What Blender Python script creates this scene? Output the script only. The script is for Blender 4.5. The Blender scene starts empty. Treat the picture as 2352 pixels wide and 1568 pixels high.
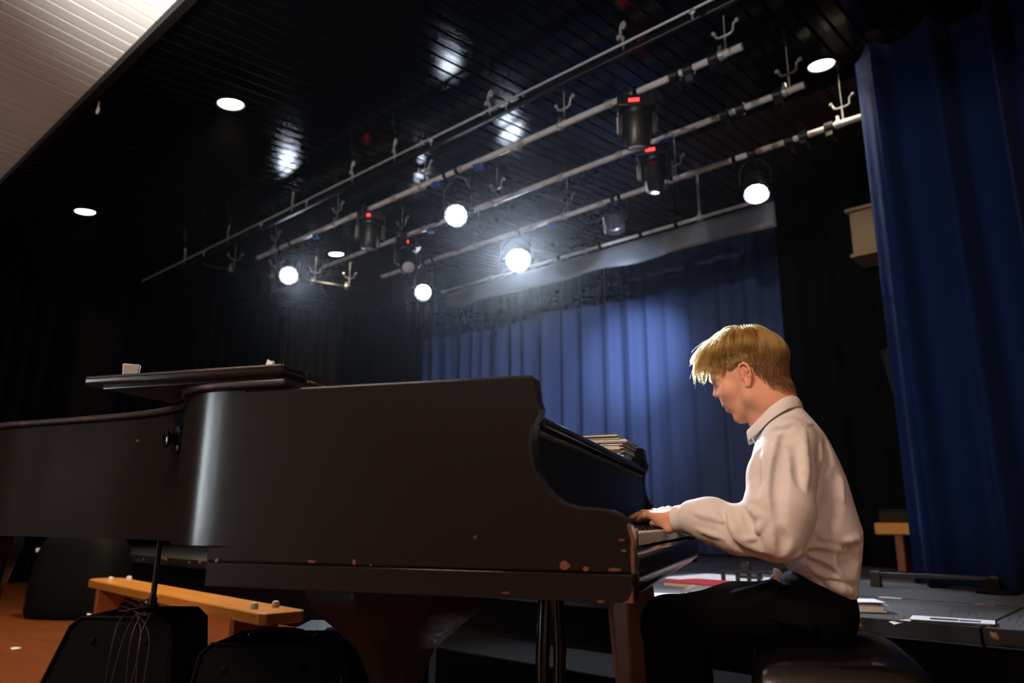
import bpy, bmesh, math, random
import numpy as np
from mathutils import Vector, Matrix

random.seed(7)
SC = bpy.context.scene
COL = SC.collection
R = math.radians
YP = R(24.0)                                   # the piano stands turned 24 degrees to the stage
EX = np.array([math.cos(YP), math.sin(YP), 0.0])
EY = np.array([-math.sin(YP), math.cos(YP), 0.0])

# ------------------------------------------------------------------ camera
cam_d = bpy.data.cameras.new('camera')
cam = bpy.data.objects.new('camera', cam_d)
COL.objects.link(cam)
SC.camera = cam
cam_d.sensor_width = 36.0
cam_d.lens = 1690.0 / 2352.0 * 36.0
CAM = np.array([0.0, 0.0, 0.745])
_yaw, _pit, _rol = R(42.0), R(13.75), R(0.46)
_fw = np.array([-math.sin(_yaw) * math.cos(_pit), math.cos(_yaw) * math.cos(_pit), math.sin(_pit)])
_r = np.array([math.cos(_yaw), math.sin(_yaw), 0.0])
_u = np.cross(_r, _fw)
_r, _u = math.cos(_rol) * _r + math.sin(_rol) * _u, -math.sin(_rol) * _r + math.cos(_rol) * _u
cam.matrix_world = Matrix(((_r[0], _u[0], -_fw[0], CAM[0]), (_r[1], _u[1], -_fw[1], CAM[1]),
                           (_r[2], _u[2], -_fw[2], CAM[2]), (0, 0, 0, 1)))
cam_d.clip_start = 0.05
cam_d.dof.use_dof = True
cam_d.dof.focus_distance = 2.02
cam_d.dof.aperture_fstop = 2.8

# ------------------------------------------------------------------ world, view
w = bpy.data.worlds.new('world')
SC.world = w
w.use_nodes = True
w.node_tree.nodes['Background'].inputs[0].default_value = (0.25, 0.3, 0.4, 1)
w.node_tree.nodes['Background'].inputs[1].default_value = 0.004
_vs = w.node_tree.nodes.new('ShaderNodeVolumeScatter')          # thin haze added to imitate lens bloom around the lamps
_vs.inputs['Color'].default_value = (0.9, 0.94, 1, 1)
_vs.inputs['Density'].default_value = 0.0007
_vs.inputs['Anisotropy'].default_value = 0.93
w.node_tree.links.new(_vs.outputs[0], w.node_tree.nodes['World Output'].inputs['Volume'])
SC.cycles.volume_max_steps = 32
SC.view_settings.view_transform = 'Standard'
SC.view_settings.look = 'None'
SC.view_settings.gamma = 1.0
SC.view_settings.use_curve_mapping = False
SC.view_settings.exposure = 0.0
SC.cycles.use_denoising = True
SC.cycles.use_adaptive_sampling = True
SC.cycles.adaptive_threshold = 0.08
SC.cycles.adaptive_min_samples = 14
SC.cycles.use_light_tree = False
SC.cycles.max_bounces = 6
SC.cycles.transmission_bounces = 6
SC.cycles.diffuse_bounces = 2
SC.cycles.glossy_bounces = 2
SC.cycles.sample_clamp_indirect = 4.0


def light(name, kind, loc, energy, color, target=None, size=0.1, size_y=None, spot=60, blend=0.5, parent=None):
    d = bpy.data.lights.new(name, kind)
    d.energy = energy
    d.color = color
    if kind == 'AREA':
        d.size = size
        if size_y:
            d.shape = 'RECTANGLE'
            d.size_y = size_y
    else:
        d.shadow_soft_size = size
    if kind == 'SPOT':
        d.spot_size = R(spot)
        d.spot_blend = blend
    o = bpy.data.objects.new(name, d)
    COL.objects.link(o)
    o.location = loc
    if target is not None:
        o.rotation_euler = (Vector(target) - Vector(loc)).to_track_quat('-Z', 'Y').to_euler()
    return o


# lamps of the hall (behind and left of the photographer)
WARM = (1.0, 0.70, 0.51)
light('hall_ceiling_light', 'AREA', (-1.2, -2.2, 3.75), 150, WARM, (-0.9, 1.0, 0.8), 1.6, 0.5)
light('hall_ceiling_light', 'AREA', (2.4, -1.6, 3.75), 24, WARM, (-0.6, 1.9, 0.8), 1.2, 0.5)
# unseen spot added to brighten the pipes of the rig
light('rig_fill_light', 'SPOT', (-1.6, -3.4, 2.9), 420, (1.0, 0.94, 0.88), (-3.7, 4.4, 3.75), 0.08, spot=44, blend=0.9)
# uplighter that washes the white slatted ceiling of the hall
light('hall_uplighter', 'SPOT', (-2.0, 0.2, 2.75), 900, (1.0, 0.97, 0.93), (-2.9, 0.85, 3.72), 0.15, spot=62, blend=0.6)

# ------------------------------------------------------------------ materials
MAT = {}


def mat(name, color, rough=0.5, metal=0.0, spec=0.5, emit=None, estr=0.0, noise=None, bump=None, coat=0.0, sheen=0.0,
        sss=0.0, ssr=(1, 0.3, 0.15)):
    """noise=(scale, colour2, low, high, (stretch)) mixes a second colour; bump=(scale, strength, (stretch))"""
    m = bpy.data.materials.new(name)
    m.use_nodes = True
    nt = m.node_tree
    b = nt.nodes['Principled BSDF']
    b.inputs['Base Color'].default_value = (*color, 1)
    b.inputs['Roughness'].default_value = rough
    b.inputs['Metallic'].default_value = metal
    b.inputs['Specular IOR Level'].default_value = spec
    if coat:
        b.inputs['Coat Weight'].default_value = coat
        b.inputs['Coat Roughness'].default_value = 0.12
    if sheen:
        b.inputs['Sheen Weight'].default_value = sheen
        b.inputs['Sheen Roughness'].default_value = 0.4
        b.inputs['Sheen Tint'].default_value = (*[min(1, c * 3 + 0.1) for c in color], 1)
    if sss:
        b.inputs['Subsurface Weight'].default_value = sss
        b.inputs['Subsurface Radius'].default_value = ssr
        b.inputs['Subsurface Scale'].default_value = 0.006
    if emit:
        b.inputs['Emission Color'].default_value = (*emit, 1)
        b.inputs['Emission Strength'].default_value = estr

    def coords(stretch):
        tc = nt.nodes.new('ShaderNodeTexCoord')
        mp = nt.nodes.new('ShaderNodeMapping')
        mp.inputs['Scale'].default_value = stretch
        nt.links.new(tc.outputs['Object'], mp.inputs['Vector'])
        return mp.outputs['Vector']
    if noise:
        st = noise[4] if len(noise) > 4 else (1, 1, 1)
        n = nt.nodes.new('ShaderNodeTexNoise')
        n.inputs['Scale'].default_value = noise[0]
        n.inputs['Detail'].default_value = 5
        nt.links.new(coords(st), n.inputs['Vector'])
        rp = nt.nodes.new('ShaderNodeValToRGB')
        rp.color_ramp.elements[0].position = noise[2]
        rp.color_ramp.elements[0].color = (*color, 1)
        rp.color_ramp.elements[1].position = noise[3]
        rp.color_ramp.elements[1].color = (*noise[1], 1)
        nt.links.new(n.outputs['Fac'], rp.inputs['Fac'])
        nt.links.new(rp.outputs['Color'], b.inputs['Base Color'])
    if bump:
        st = bump[2] if len(bump) > 2 else (1, 1, 1)
        n = nt.nodes.new('ShaderNodeTexNoise')
        n.inputs['Scale'].default_value = bump[0]
        n.inputs['Detail'].default_value = 4
        nt.links.new(coords(st), n.inputs['Vector'])
        bp = nt.nodes.new('ShaderNodeBump')
        bp.inputs['Strength'].default_value = bump[1]
        bp.inputs['Distance'].default_value = 0.01
        nt.links.new(n.outputs['Fac'], bp.inputs['Height'])
        nt.links.new(bp.outputs['Normal'], b.inputs['Normal'])
    MAT[name] = m
    return m


mat('black_paint', (0.003, 0.0029, 0.003), 0.5, spec=0.3)
mat('black_metal', (0.010, 0.010, 0.011), 0.38, spec=0.5)
mat('black_rubber', (0.0013, 0.0013, 0.0015), 0.7, spec=0.12)
mat('slat_black', (0.0012, 0.0013, 0.0018), 0.16, spec=0.18, bump=(6, 0.10, (6, 0.4, 6)))
mat('slat_brown', (0.10, 0.055, 0.022), 0.42, noise=(3, (0.06, 0.03, 0.012), 0.35, 0.65, (9, 0.6, 9)))
mat('slat_white', (0.80, 0.77, 0.72), 0.5)
mat('steel', (0.82, 0.80, 0.78), 0.36, metal=0.0, noise=(9, (0.68, 0.64, 0.60), 0.4, 0.65))
mat('zinc', (0.55, 0.57, 0.55), 0.4, metal=0.35)
mat('velvet_blue', (0.0045, 0.016, 0.082), 0.85, spec=0.10, sheen=0.35)
mat('drape_blue', (0.055, 0.085, 0.22), 0.8, spec=0.2, bump=(40, 0.1))
mat('drape_black', (0.003, 0.003, 0.004), 0.9, spec=0.1)
mat('drape_navy', (0.0014, 0.0024, 0.010), 0.9, spec=0.1)
mat('drape_brown', (0.035, 0.027, 0.022), 0.9, spec=0.1)
mat('border_cloth', (0.17, 0.185, 0.22), 0.42, spec=0.5, bump=(5, 0.2))
mat('stage_top', (0.085, 0.088, 0.098), 0.55, noise=(4, (0.055, 0.056, 0.062), 0.35, 0.65), bump=(60, 0.08))
mat('stage_edge', (0.012, 0.012, 0.012), 0.5, noise=(14, (0.45, 0.26, 0.08), 0.63, 0.68, (1, 1, 1)))
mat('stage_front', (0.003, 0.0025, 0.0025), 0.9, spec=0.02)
mat('floor_wood', (0.21, 0.055, 0.012), 0.35, noise=(2.5, (0.14, 0.034, 0.007), 0.35, 0.7, (0.7, 7, 1)))
mat('wall_cream', (0.55, 0.45, 0.34), 0.8)
mat('wall_dark', (0.010, 0.010, 0.012), 0.85)
mat('bench_wood', (0.62, 0.25, 0.040), 0.38, noise=(3, (0.48, 0.17, 0.022), 0.35, 0.65, (1.2, 14, 14)))
mat('bench_dark', (0.26, 0.07, 0.02), 0.45)
mat('cream_rubber', (0.75, 0.66, 0.48), 0.5)
mat('leather', (0.005, 0.0042, 0.004), 0.26, spec=0.5, bump=(70, 0.05))
mat('key_white', (0.78, 0.74, 0.66), 0.22)
mat('key_black', (0.008, 0.008, 0.009), 0.25)
mat('paper', (0.80, 0.79, 0.80), 0.7)
mat('paper_warm', (0.80, 0.62, 0.40), 0.7)
mat('print_ink', (0.03, 0.03, 0.04), 0.7)
mat('red_card', (0.62, 0.02, 0.03), 0.4)
mat('blue_cloth', (0.02, 0.06, 0.30), 0.6)
mat('grey_plastic', (0.42, 0.45, 0.48), 0.45)
mat('brass', (0.45, 0.33, 0.12), 0.35, metal=0.9)
mat('cable', (0.018, 0.009, 0.005), 0.6)
mat('chair_orange', (0.70, 0.30, 0.03), 0.4)
mat('box_tan', (0.35, 0.25, 0.14), 0.6)
mat('led_white', (1, 1, 1), 0.3, emit=(0.72, 0.83, 1.0), estr=95)
mat('led_dim', (0.6, 0.65, 0.8), 0.15, spec=0.8)
mat('led_red', (0.5, 0, 0), 0.3, emit=(1.0, 0.02, 0.02), estr=7)
mat('lamp_warm', (1, 1, 1), 0.3, emit=(1.0, 0.86, 0.60), estr=26)
mat('window_glow', (0.9, 0.95, 1), 0.3, emit=(0.80, 0.92, 1.0), estr=30)

for _m in ('led_white', 'led_red', 'lamp_warm'):
    MAT[_m].cycles.emission_sampling = 'NONE'      # their light comes from the spot lamps in the fixtures


def piano_mat():
    """old satin black lacquer over brown wood: chips with shapes of their own along the lower edge and corners"""
    m = mat('piano_black', (0.012, 0.009, 0.0082), 0.2, spec=0.45)
    nt = m.node_tree
    b = nt.nodes['Principled BSDF']
    tc = nt.nodes.new('ShaderNodeTexCoord')
    n = nt.nodes.new('ShaderNodeTexNoise')
    n.inputs['Scale'].default_value = 26
    n.inputs['Detail'].default_value = 3
    nt.links.new(tc.outputs['Object'], n.inputs['Vector'])
    rp = nt.nodes.new('ShaderNodeValToRGB')
    rp.color_ramp.elements[0].position = 0.775
    rp.color_ramp.elements[0].color = (0.012, 0.009, 0.0082, 1)
    rp.color_ramp.elements[1].position = 0.79
    rp.color_ramp.elements[1].color = (0.26, 0.09, 0.02, 1)
    nt.links.new(n.outputs['Fac'], rp.inputs['Fac'])
    nt.links.new(rp.outputs['Color'], b.inputs['Base Color'])
    n2 = nt.nodes.new('ShaderNodeTexNoise')
    n2.inputs['Scale'].default_value = 3.0
    n2.inputs['Detail'].default_value = 6
    nt.links.new(tc.outputs['Object'], n2.inputs['Vector'])
    mr = nt.nodes.new('ShaderNodeMapRange')
    mr.inputs['To Min'].default_value = 0.15
    mr.inputs['To Max'].default_value = 0.24
    nt.links.new(n2.outputs['Fac'], mr.inputs['Value'])
    nt.links.new(mr.outputs['Result'], b.inputs['Roughness'])
    v = nt.nodes.new('ShaderNodeTexNoise')
    v.inputs['Scale'].default_value = 45
    v.inputs['Detail'].default_value = 2
    nt.links.new(tc.outputs['Object'], v.inputs['Vector'])
    bp = nt.nodes.new('ShaderNodeBump')
    bp.inputs['Strength'].default_value = 0.03
    bp.inputs['Distance'].default_value = 0.004
    nt.links.new(v.outputs['Fac'], bp.inputs['Height'])
    nt.links.new(bp.outputs['Normal'], b.inputs['Normal'])
    return m


piano_mat()
mat('piano_gloss', (0.008, 0.007, 0.007), 0.16, spec=0.6)
mat('piano_worn', (0.022, 0.016, 0.013), 0.40, noise=(16, (0.12, 0.05, 0.02), 0.55, 0.66))
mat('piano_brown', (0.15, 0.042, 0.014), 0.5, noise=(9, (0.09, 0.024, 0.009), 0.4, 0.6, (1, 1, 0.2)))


# ------------------------------------------------------------------ mesh helpers
class MB:
    def __init__(s):
        s.v, s.f = [], []

    def add(s, vs, fs):
        k = len(s.v)
        s.v += [tuple(map(float, p)) for p in vs]
        s.f += [tuple(i + k for i in f) for f in fs]
        return s

    def box(s, c, size, rot=None):
        hx, hy, hz = size[0] / 2, size[1] / 2, size[2] / 2
        vs = [Vector((x, y, z)) for x in (-hx, hx) for y in (-hy, hy) for z in (-hz, hz)]
        if rot is not None:
            vs = [rot @ p for p in vs]
        vs = [(p[0] + c[0], p[1] + c[1], p[2] + c[2]) for p in vs]
        return s.add(vs, [(0, 1, 3, 2), (4, 6, 7, 5), (0, 4, 5, 1), (2, 3, 7, 6), (0, 2, 6, 4), (1, 5, 7, 3)])

    def bounds(s, a, b):
        return s.box([(a[i] + b[i]) / 2 for i in range(3)], [abs(b[i] - a[i]) for i in range(3)])

    def tube(s, pts, r, seg=8, caps=True, closed=False):
        P = [Vector(p) for p in pts]
        n = len(P)
        rad = r if isinstance(r, (list, tuple)) else [r] * n
        tn = []
        for i in range(n):
            a = P[(i - 1) % n] if (closed or i > 0) else P[i]
            b = P[(i + 1) % n] if (closed or i < n - 1) else P[i]
            tn.append((b - a).normalized())
        up = Vector((0, 0, 1)) if abs(tn[0].z) < 0.9 else Vector((1, 0, 0))
        u = tn[0].cross(up).normalized()
        vs = []
        for i in range(n):
            u = (u - tn[i] * u.dot(tn[i]))
            u = u.normalized() if u.length > 1e-6 else tn[i].orthogonal().normalized()
            w_ = tn[i].cross(u)
            for k in range(seg):
                a = 2 * math.pi * k / seg
                vs.append(P[i] + (u * math.cos(a) + w_ * math.sin(a)) * rad[i])
        fs = []
        for i in range(n if closed else n - 1):
            j = (i + 1) % n
            for k in range(seg):
                l = (k + 1) % seg
                fs.append((i * seg + k, i * seg + l, j * seg + l, j * seg + k))
        if caps and not closed:
            fs.append(tuple(reversed(range(seg))))
            fs.append(tuple((n - 1) * seg + k for k in range(seg)))
        return s.add(vs, fs)

    def lathe(s, prof, c=(0, 0, 0), axis=(0, 0, 1), seg=24):
        """prof: (radius, height) pairs; ends are closed with caps"""
        q = Vector(axis).normalized().to_track_quat('Z', 'Y').to_matrix()
        vs, fs = [], []
        for (r, h) in prof:
            for k in range(seg):
                a = 2 * math.pi * k / seg
                p = q @ Vector((r * math.cos(a), r * math.sin(a), h))
                vs.append((p.x + c[0], p.y + c[1], p.z + c[2]))
        for i in range(len(prof) - 1):
            for k in range(seg):
                l = (k + 1) % seg
                fs.append((i * seg + k, i * seg + l, (i + 1) * seg + l, (i + 1) * seg + k))
        fs.append(tuple(reversed(range(seg))))
        m = (len(prof) - 1) * seg
        fs.append(tuple(m + k for k in range(seg)))
        return s.add(vs, fs)

    def prism(s, poly, lo, hi, plane='XZ'):
        """closed outline in a plane, drawn out along the third axis from lo to hi"""
        def P(a, b, t):
            return (a, t, b) if plane == 'XZ' else ((a, b, t) if plane == 'XY' else (t, a, b))
        n = len(poly)
        vs = [P(a, b, lo) for a, b in poly] + [P(a, b, hi) for a, b in poly]
        fs = [tuple(range(n)), tuple(reversed(range(n, 2 * n)))]
        fs += [(i, i + n, (i + 1) % n + n, (i + 1) % n) for i in range(n)]
        return s.add(vs, fs)

    def ball(s, c, r, seg=14, rings=8, sc=(1, 1, 1)):
        vs, fs = [], []
        for i in range(rings + 1):
            t = math.pi * i / rings
            for k in range(seg):
                a = 2 * math.pi * k / seg
                vs.append((c[0] + r * sc[0] * math.sin(t) * math.cos(a), c[1] + r * sc[1] * math.sin(t) * math.sin(a),
                           c[2] + r * sc[2] * math.cos(t)))
        for i in range(rings):
            for k in range(seg):
                l = (k + 1) % seg
                fs.append((i * seg + k, (i + 1) * seg + k, (i + 1) * seg + l, i * seg + l))
        return s.add(vs, fs)

    def data(s, name, m, origin=(0, 0, 0), sharp=40):
        me = bpy.data.meshes.new(name)
        o = origin
        me.from_pydata([(p[0] - o[0], p[1] - o[1], p[2] - o[2]) for p in s.v], [], s.f)
        bm = bmesh.new()
        bm.from_mesh(me)
        bmesh.ops.remove_doubles(bm, verts=bm.verts, dist=1e-5)
        bmesh.ops.recalc_face_normals(bm, faces=bm.faces)
        bm.to_mesh(me)
        bm.free()
        me.polygons.foreach_set('use_smooth', [True] * len(me.polygons))
        me.set_sharp_from_angle(angle=R(sharp))
        me.materials.append(MAT[m] if isinstance(m, str) else m)
        return me

    def build(s, name, m, parent=None, origin=(0, 0, 0), bevel=0.0, bseg=2, sharp=40, loc=None):
        o = bpy.data.objects.new(name, s.data(name, m, origin, sharp))
        COL.objects.link(o)
        if parent is not None:
            o.parent = parent
        if loc is not None:
            o.location = loc
        if bevel:
            b = o.modifiers.new('bevel', 'BEVEL')
            b.width = bevel
            b.segments = bseg
            b.limit_method = 'ANGLE'
            b.angle_limit = R(35)
            b.harden_normals = False
        return o


def tag(o, label=None, cat=None, group=None, kind=None):
    if label:
        o['label'] = label
    if cat:
        o['category'] = cat
    if group:
        o['group'] = group
    if kind:
        o['kind'] = kind
    return o


def thing(name, label, cat, loc=(0, 0, 0), rz=0.0, group=None):
    o = bpy.data.objects.new(name, None)
    o.empty_display_size = 0.1
    COL.objects.link(o)
    o.location = loc
    o.rotation_euler = (0, 0, rz)
    return tag(o, label, cat, group)


def instance(src, parent, loc=(0, 0, 0), rot=(0, 0, 0)):
    c = src.copy()
    COL.objects.link(c)
    c.parent = parent
    c.location = loc
    c.rotation_euler = rot
    return c


def copy_tree(o, parent=None):
    c = o.copy()
    COL.objects.link(c)
    c.parent = parent
    for ch in list(o.children):
        copy_tree(ch, c)
    return c


def pw(X, Y, Z=0.0):
    """piano frame to room frame"""
    return tuple(X * EX + Y * EY + np.array([0, 0, Z]))


def spline(pts, n=6):
    """Catmull-Rom through points"""
    P = [np.array(p, float) for p in pts]
    out = []
    for i in range(len(P) - 1):
        p0, p1, p2, p3 = P[max(i - 1, 0)], P[i], P[i + 1], P[min(i + 2, len(P) - 1)]
        for k in range(n):
            t = k / n
            out.append(0.5 * ((2 * p1) + (-p0 + p2) * t + (2 * p0 - 5 * p1 + 4 * p2 - p3) * t * t + (-p0 + 3 * p1 - 3 * p2 + p3) * t ** 3))
    out.append(P[-1])
    return [tuple(p) for p in out]
# ================================================================== the room
XL, XR, YB, YF = -10.9, 3.6, 8.3, -7.0
YC = 1.44                                     # where the white hall ceiling meets the black stage ceiling
SL, SH = 0.098, -0.093


def zc(y):
    return 3.6 + (SL if y > YC else SH) * (y - YC)


tag(MB().bounds((XL, YF, -0.1), (XR, YB, 0.0)).build('floor', 'floor_wood'), 'orange brown wooden hall floor under the piano and bench', kind='structure')
tag(MB().bounds((XL, YB, -0.1), (XR, YB + 0.2, 5.0)).build('wall_back', 'wall_dark'), 'dark wall behind the stage curtains', kind='structure')
tag(MB().bounds((XL - 0.2, YF, -0.1), (XL, YB, 5.0)).build('wall_left', 'wall_dark'), 'dark side wall left of the stage', kind='structure')
tag(MB().bounds((XR, YF, -0.1), (XR + 0.2, YB, 5.0)).build('wall_right', 'wall_cream'), 'side wall of the hall on the right', kind='structure')
tag(MB().bounds((XL, YF - 0.2, -0.1), (XR, YF, 5.0)).build('wall_front', 'wall_cream'), 'rear wall of the hall behind the photographer', kind='structure')

# tall lit window in the hall's rear wall (its reflection runs down the piano's rounded corner)
wn = tag(bpy.data.objects.new('window_1', None), 'tall daylit window in the wall of the hall', kind='structure')
COL.objects.link(wn)
wn.location = (-5.45, YF + 0.04, 0.40)
MB().bounds((-0.27, 0, 0), (0.27, 0.03, 2.05)).build('pane', 'window_glow', wn)
for a, b in (((-0.34, 0, -0.07), (-0.27, 0.06, 2.12)), ((0.27, 0, -0.07), (0.34, 0.06, 2.12)), ((-0.34, 0, 2.05), (0.34, 0.06, 2.12)), ((-0.36, 0, -0.08), (0.36, 0.09, 0))):
    MB().bounds(a, b).build('window_frame', 'wall_cream', wn)

# black stage ceiling of glossy slats, brown beyond the third pipe
ce = MB()
ce.add([(XL, YC, zc(YC) + 0.05), (XR, YC, zc(YC) + 0.05), (XR, YB, zc(YB) + 0.05), (XL, YB, zc(YB) + 0.05),
        (XL, YC, zc(YC) + 0.15), (XR, YC, zc(YC) + 0.15), (XR, YB, zc(YB) + 0.15), (XL, YB, zc(YB) + 0.15)],
       [(0, 1, 2, 3), (4, 7, 6, 5), (0, 4, 5, 1), (1, 5, 6, 2), (2, 6, 7, 3), (3, 7, 4, 0)])
ceil_s = tag(ce.build('ceiling', 'black_paint'), 'black slatted ceiling over the stage', kind='structure')


def slat_mesh(y0, y1, m, wd=0.101, th=0.02):
    """one board hung under the ceiling, its lower edges chamfered"""
    c = 0.006
    prof = [(-wd / 2, 0), (wd / 2, 0), (wd / 2, -th + c), (wd / 2 - c, -th), (-wd / 2 + c, -th), (-wd / 2, -th + c)]
    mb = MB()
    n = len(prof)
    vs = [(a, y, zc(y) + 0.05 + b) for y in (y0, y1) for a, b in prof]
    mb.add(vs, [tuple(range(n)), tuple(reversed(range(n, 2 * n)))] + [(i, i + n, (i + 1) % n + n, (i + 1) % n) for i in range(n)])
    return mb.data('slat', m, sharp=30)


YS = 5.35
sm = [slat_mesh(YC + 0.02, YS, 'slat_black'), slat_mesh(YS + 0.012, YB, 'slat_brown')]
x = XL + 0.06
while x < 2.2:
    for k, me in enumerate(sm):
        o = bpy.data.objects.new('slat', me)
        COL.objects.link(o)
        o.parent = ceil_s
        o.location = (x, 0, random.uniform(-0.001, 0.001))
    x += 0.112

ch = MB()
ch.add([(XL, YF, zc(YF) + 0.05), (XR, YF, zc(YF) + 0.05), (XR, YC, 3.65), (XL, YC, 3.65), (XL, YF, zc(YF) + 0.15), (XR, YF, zc(YF) + 0.15), (XR, YC, 3.75), (XL, YC, 3.75)],
       [(0, 1, 2, 3), (4, 7, 6, 5), (0, 4, 5, 1), (1, 5, 6, 2), (2, 6, 7, 3), (3, 7, 4, 0)])
ceil_h = tag(ch.build('ceiling_hall', 'slat_white'), 'white slatted ceiling of the hall', kind='structure')
sw = slat_mesh(-1.6, YC - 0.03, 'slat_white', 0.104, 0.012)
x = XL + 0.06
while x < -1.4:
    o = bpy.data.objects.new('slat', sw)
    COL.objects.link(o)
    o.parent = ceil_h
    o.location = (x, 0, random.uniform(-0.0008, 0.0008))
    x += 0.112
tag(MB().bounds((XL, YC - 0.03, 3.58), (XR, YC + 0.02, 3.72)).build('trim_1', 'black_paint'), 'black edge where the white ceiling ends', kind='structure')

# ------------------------------------------------------------------ stage platform of deck panels
ZS, YE = 0.40, 3.11
st = tag(MB().bounds((XL, YE + 0.02, 0), (XR, YB, ZS - 0.07)).build('floor_stage', 'stage_front'), 'low black stage platform behind the piano', kind='structure')
tag(MB().bounds((-3.7, 2.52, 0), (2.2, YE + 0.015, 0.17)).build('floor_shade_block', 'stage_front', bevel=0.01), 'added low black block standing in for shade at the stage foot', kind='structure')  # added block: stands in for the deep shade on the floor here
rows = [YE, 4.03, 5.03, 6.03, 7.03, 8.03]
meshes = {}
for i in range(len(rows) - 1):
    y0, y1 = rows[i], rows[i + 1]
    if i not in meshes:
        meshes[i] = MB().bounds((-0.995, y0 + 0.005, ZS - 0.065), (0.995, y1 - 0.006, ZS)).data('deck_panel', 'stage_top')
    for k in range(7):
        o = bpy.data.objects.new('deck_panel', meshes[i])
        COL.objects.link(o)
        o.parent = st
        o.location = (-9.6 + 2.0 * k, 0, random.uniform(-0.0015, 0.0015))
        b = o.modifiers.new('bevel', 'BEVEL')
        b.width = 0.005
        b.segments = 2
        if i < 2:
            # wooden lipping with its black paint chipped away in places
            e = MB().bounds((-0.995, y0 - 0.006, ZS - 0.05), (0.995, y0 + 0.006, ZS + 0.0012)).build('edge_strip', 'stage_edge', st)
            e.location = (-9.6 + 2.0 * k, 0, 0)


# ------------------------------------------------------------------ curtains
def curtain(name, A, B, z0, z1, n, amp, m, label, seed=1, sharpness=0.6, gather=0.0, thick=0.006):
    rnd = random.Random(seed)
    A, B = np.array(A, float), np.array(B, float)
    L = np.linalg.norm(B - A)
    d = (B - A) / L
    nrm = np.array([-d[1], d[0]])
    cols = n * 14
    ph = np.cumsum([rnd.uniform(0.55, 1.45) for _ in range(n + 1)])
    ph = (ph - ph[0]) / (ph[-1] - ph[0])
    am = [amp * rnd.uniform(0.45, 1.25) for _ in range(n + 1)]
    drift = [rnd.uniform(-0.5, 0.5) for _ in range(n + 1)]
    rowsn = 10
    vs, fs = [], []
    for j in range(rowsn + 1):
        t = j / rowsn
        z = z0 + (z1 - z0) * t
        for i in range(cols + 1):
            s_ = i / cols
            k = min(n - 1, int(np.searchsorted(ph, s_, side='right') - 1))
            k = max(k, 0)
            f = (s_ - ph[k]) / (ph[k + 1] - ph[k])
            a = am[k] * (1 - f) + am[k + 1] * f
            wv = math.cos(2 * math.pi * (f + 0.06 * drift[k] * math.sin(3 * t + seed)))
            wv = math.copysign(abs(wv) ** sharpness, wv)
            off = a * wv * (1.0 - 0.35 * gather * t) + 0.25 * a * math.sin(2 * math.pi * 2.3 * f + 2 * t + k)
            sx = s_ * L + 0.35 * a * math.sin(2 * math.pi * f) + 0.05 * drift[k] * (1 - t) * (L / n)
            p = A + d * sx + nrm * off
            vs.append((p[0], p[1], z))
    for j in range(rowsn):
        for i in range(cols):
            q = j * (cols + 1) + i
            fs.append((q, q + 1, q + cols + 2, q + cols + 1))
    o = MB().add(vs, fs).build(name, m, sharp=180, origin=(A[0], A[1], z0), loc=(A[0], A[1], z0))
    md = o.modifiers.new('cloth', 'SOLIDIFY')
    md.thickness = thick
    return tag(o, label, 'curtain')


curtain('stage_curtain', (-8.9, 7.55), (-2.55, 7.62), ZS + 0.02, 4.18, 21, 0.040, 'drape_blue', 'pale blue lit backdrop curtain across the rear of the stage', 3, 0.9)
curtain('stage_curtain', (-1.28, 4.92), (2.4, 4.86), ZS + 0.008, 3.92, 13, 0.10, 'velvet_blue', 'deep blue velvet curtain in heavy folds at the right edge', 11, 0.7)
curtain('stage_curtain', (-2.62, 6.75), (0.6, 6.7), ZS + 0.02, 4.1, 12, 0.05, 'drape_black', 'black curtain hanging right of the pale blue backdrop', 5)
curtain('stage_curtain', (-10.3, 6.95), (-8.5, 7.35), ZS + 0.02, 4.12, 8, 0.06, 'drape_black', 'black curtain in the far left corner of the stage', 8)
curtain('stage_curtain', (-10.1, 5.85), (-9.75, 6.75), ZS + 0.02, 4.0, 6, 0.05, 'drape_brown', 'dark brown grey curtain strip above the folded piano lid', 9)
curtain('stage_curtain', (-10.2, 4.1), (-10.1, 5.85), ZS + 0.02, 3.86, 9, 0.05, 'drape_black', 'black side curtain between blue strip and brown strip', 21)
curtain('stage_curtain', (-10.05, 3.48), (-10.0, 4.02), ZS + 0.02, 3.78, 4, 0.05, 'drape_navy', 'narrow navy curtain strip at the left side of the stage', 14)
curtain('stage_curtain', (-10.4, 1.7), (-10.35, 3.0), 0.03, 3.64, 7, 0.05, 'drape_navy', 'dim navy curtain at the far left above the piano tail', 17)

# ------------------------------------------------------------------ cloth border hung from the rear pipe
bd = thing('border_cloth', 'grey cloth border hanging from the rear pipe before the backdrop', 'border', (-4.5, 6.08, 3.55))
vs, fs = [], []
nb = 90
for i in range(nb + 1):
    xx = -6.62 + (6.62 - 2.34) * i / nb
    for j in range(5):
        t = j / 4
        sag = 0.018 * math.sin(i * 0.35) * t + 0.012 * math.sin(i * 0.11 + 1) * t
        zz = 3.545 - t * (0.195 + 0.03 * i / nb + 0.012 * math.sin(i * 0.23))
        vs.append((xx, 6.08 + sag + 0.03 * t, zz))
for i in range(nb):
    for j in range(4):
        q = i * 5 + j
        fs.append((q, q + 1, q + 6, q + 5))
bo = MB().add(vs, fs).build('cloth', 'border_cloth', bd, origin=(-4.5, 6.08, 3.55), sharp=180)
bo.modifiers.new('thick', 'SOLIDIFY').thickness = 0.005
for xx in np.linspace(-6.5, -2.5, 14):
    MB().tube([(xx, 6.05, 3.53), (xx, 6.05, 3.60), (xx, 6.11, 3.60), (xx, 6.11, 3.53)], 0.004, 6).build('tie', 'black_rubber', bd, origin=(-4.5, 6.08, 3.55))
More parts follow.
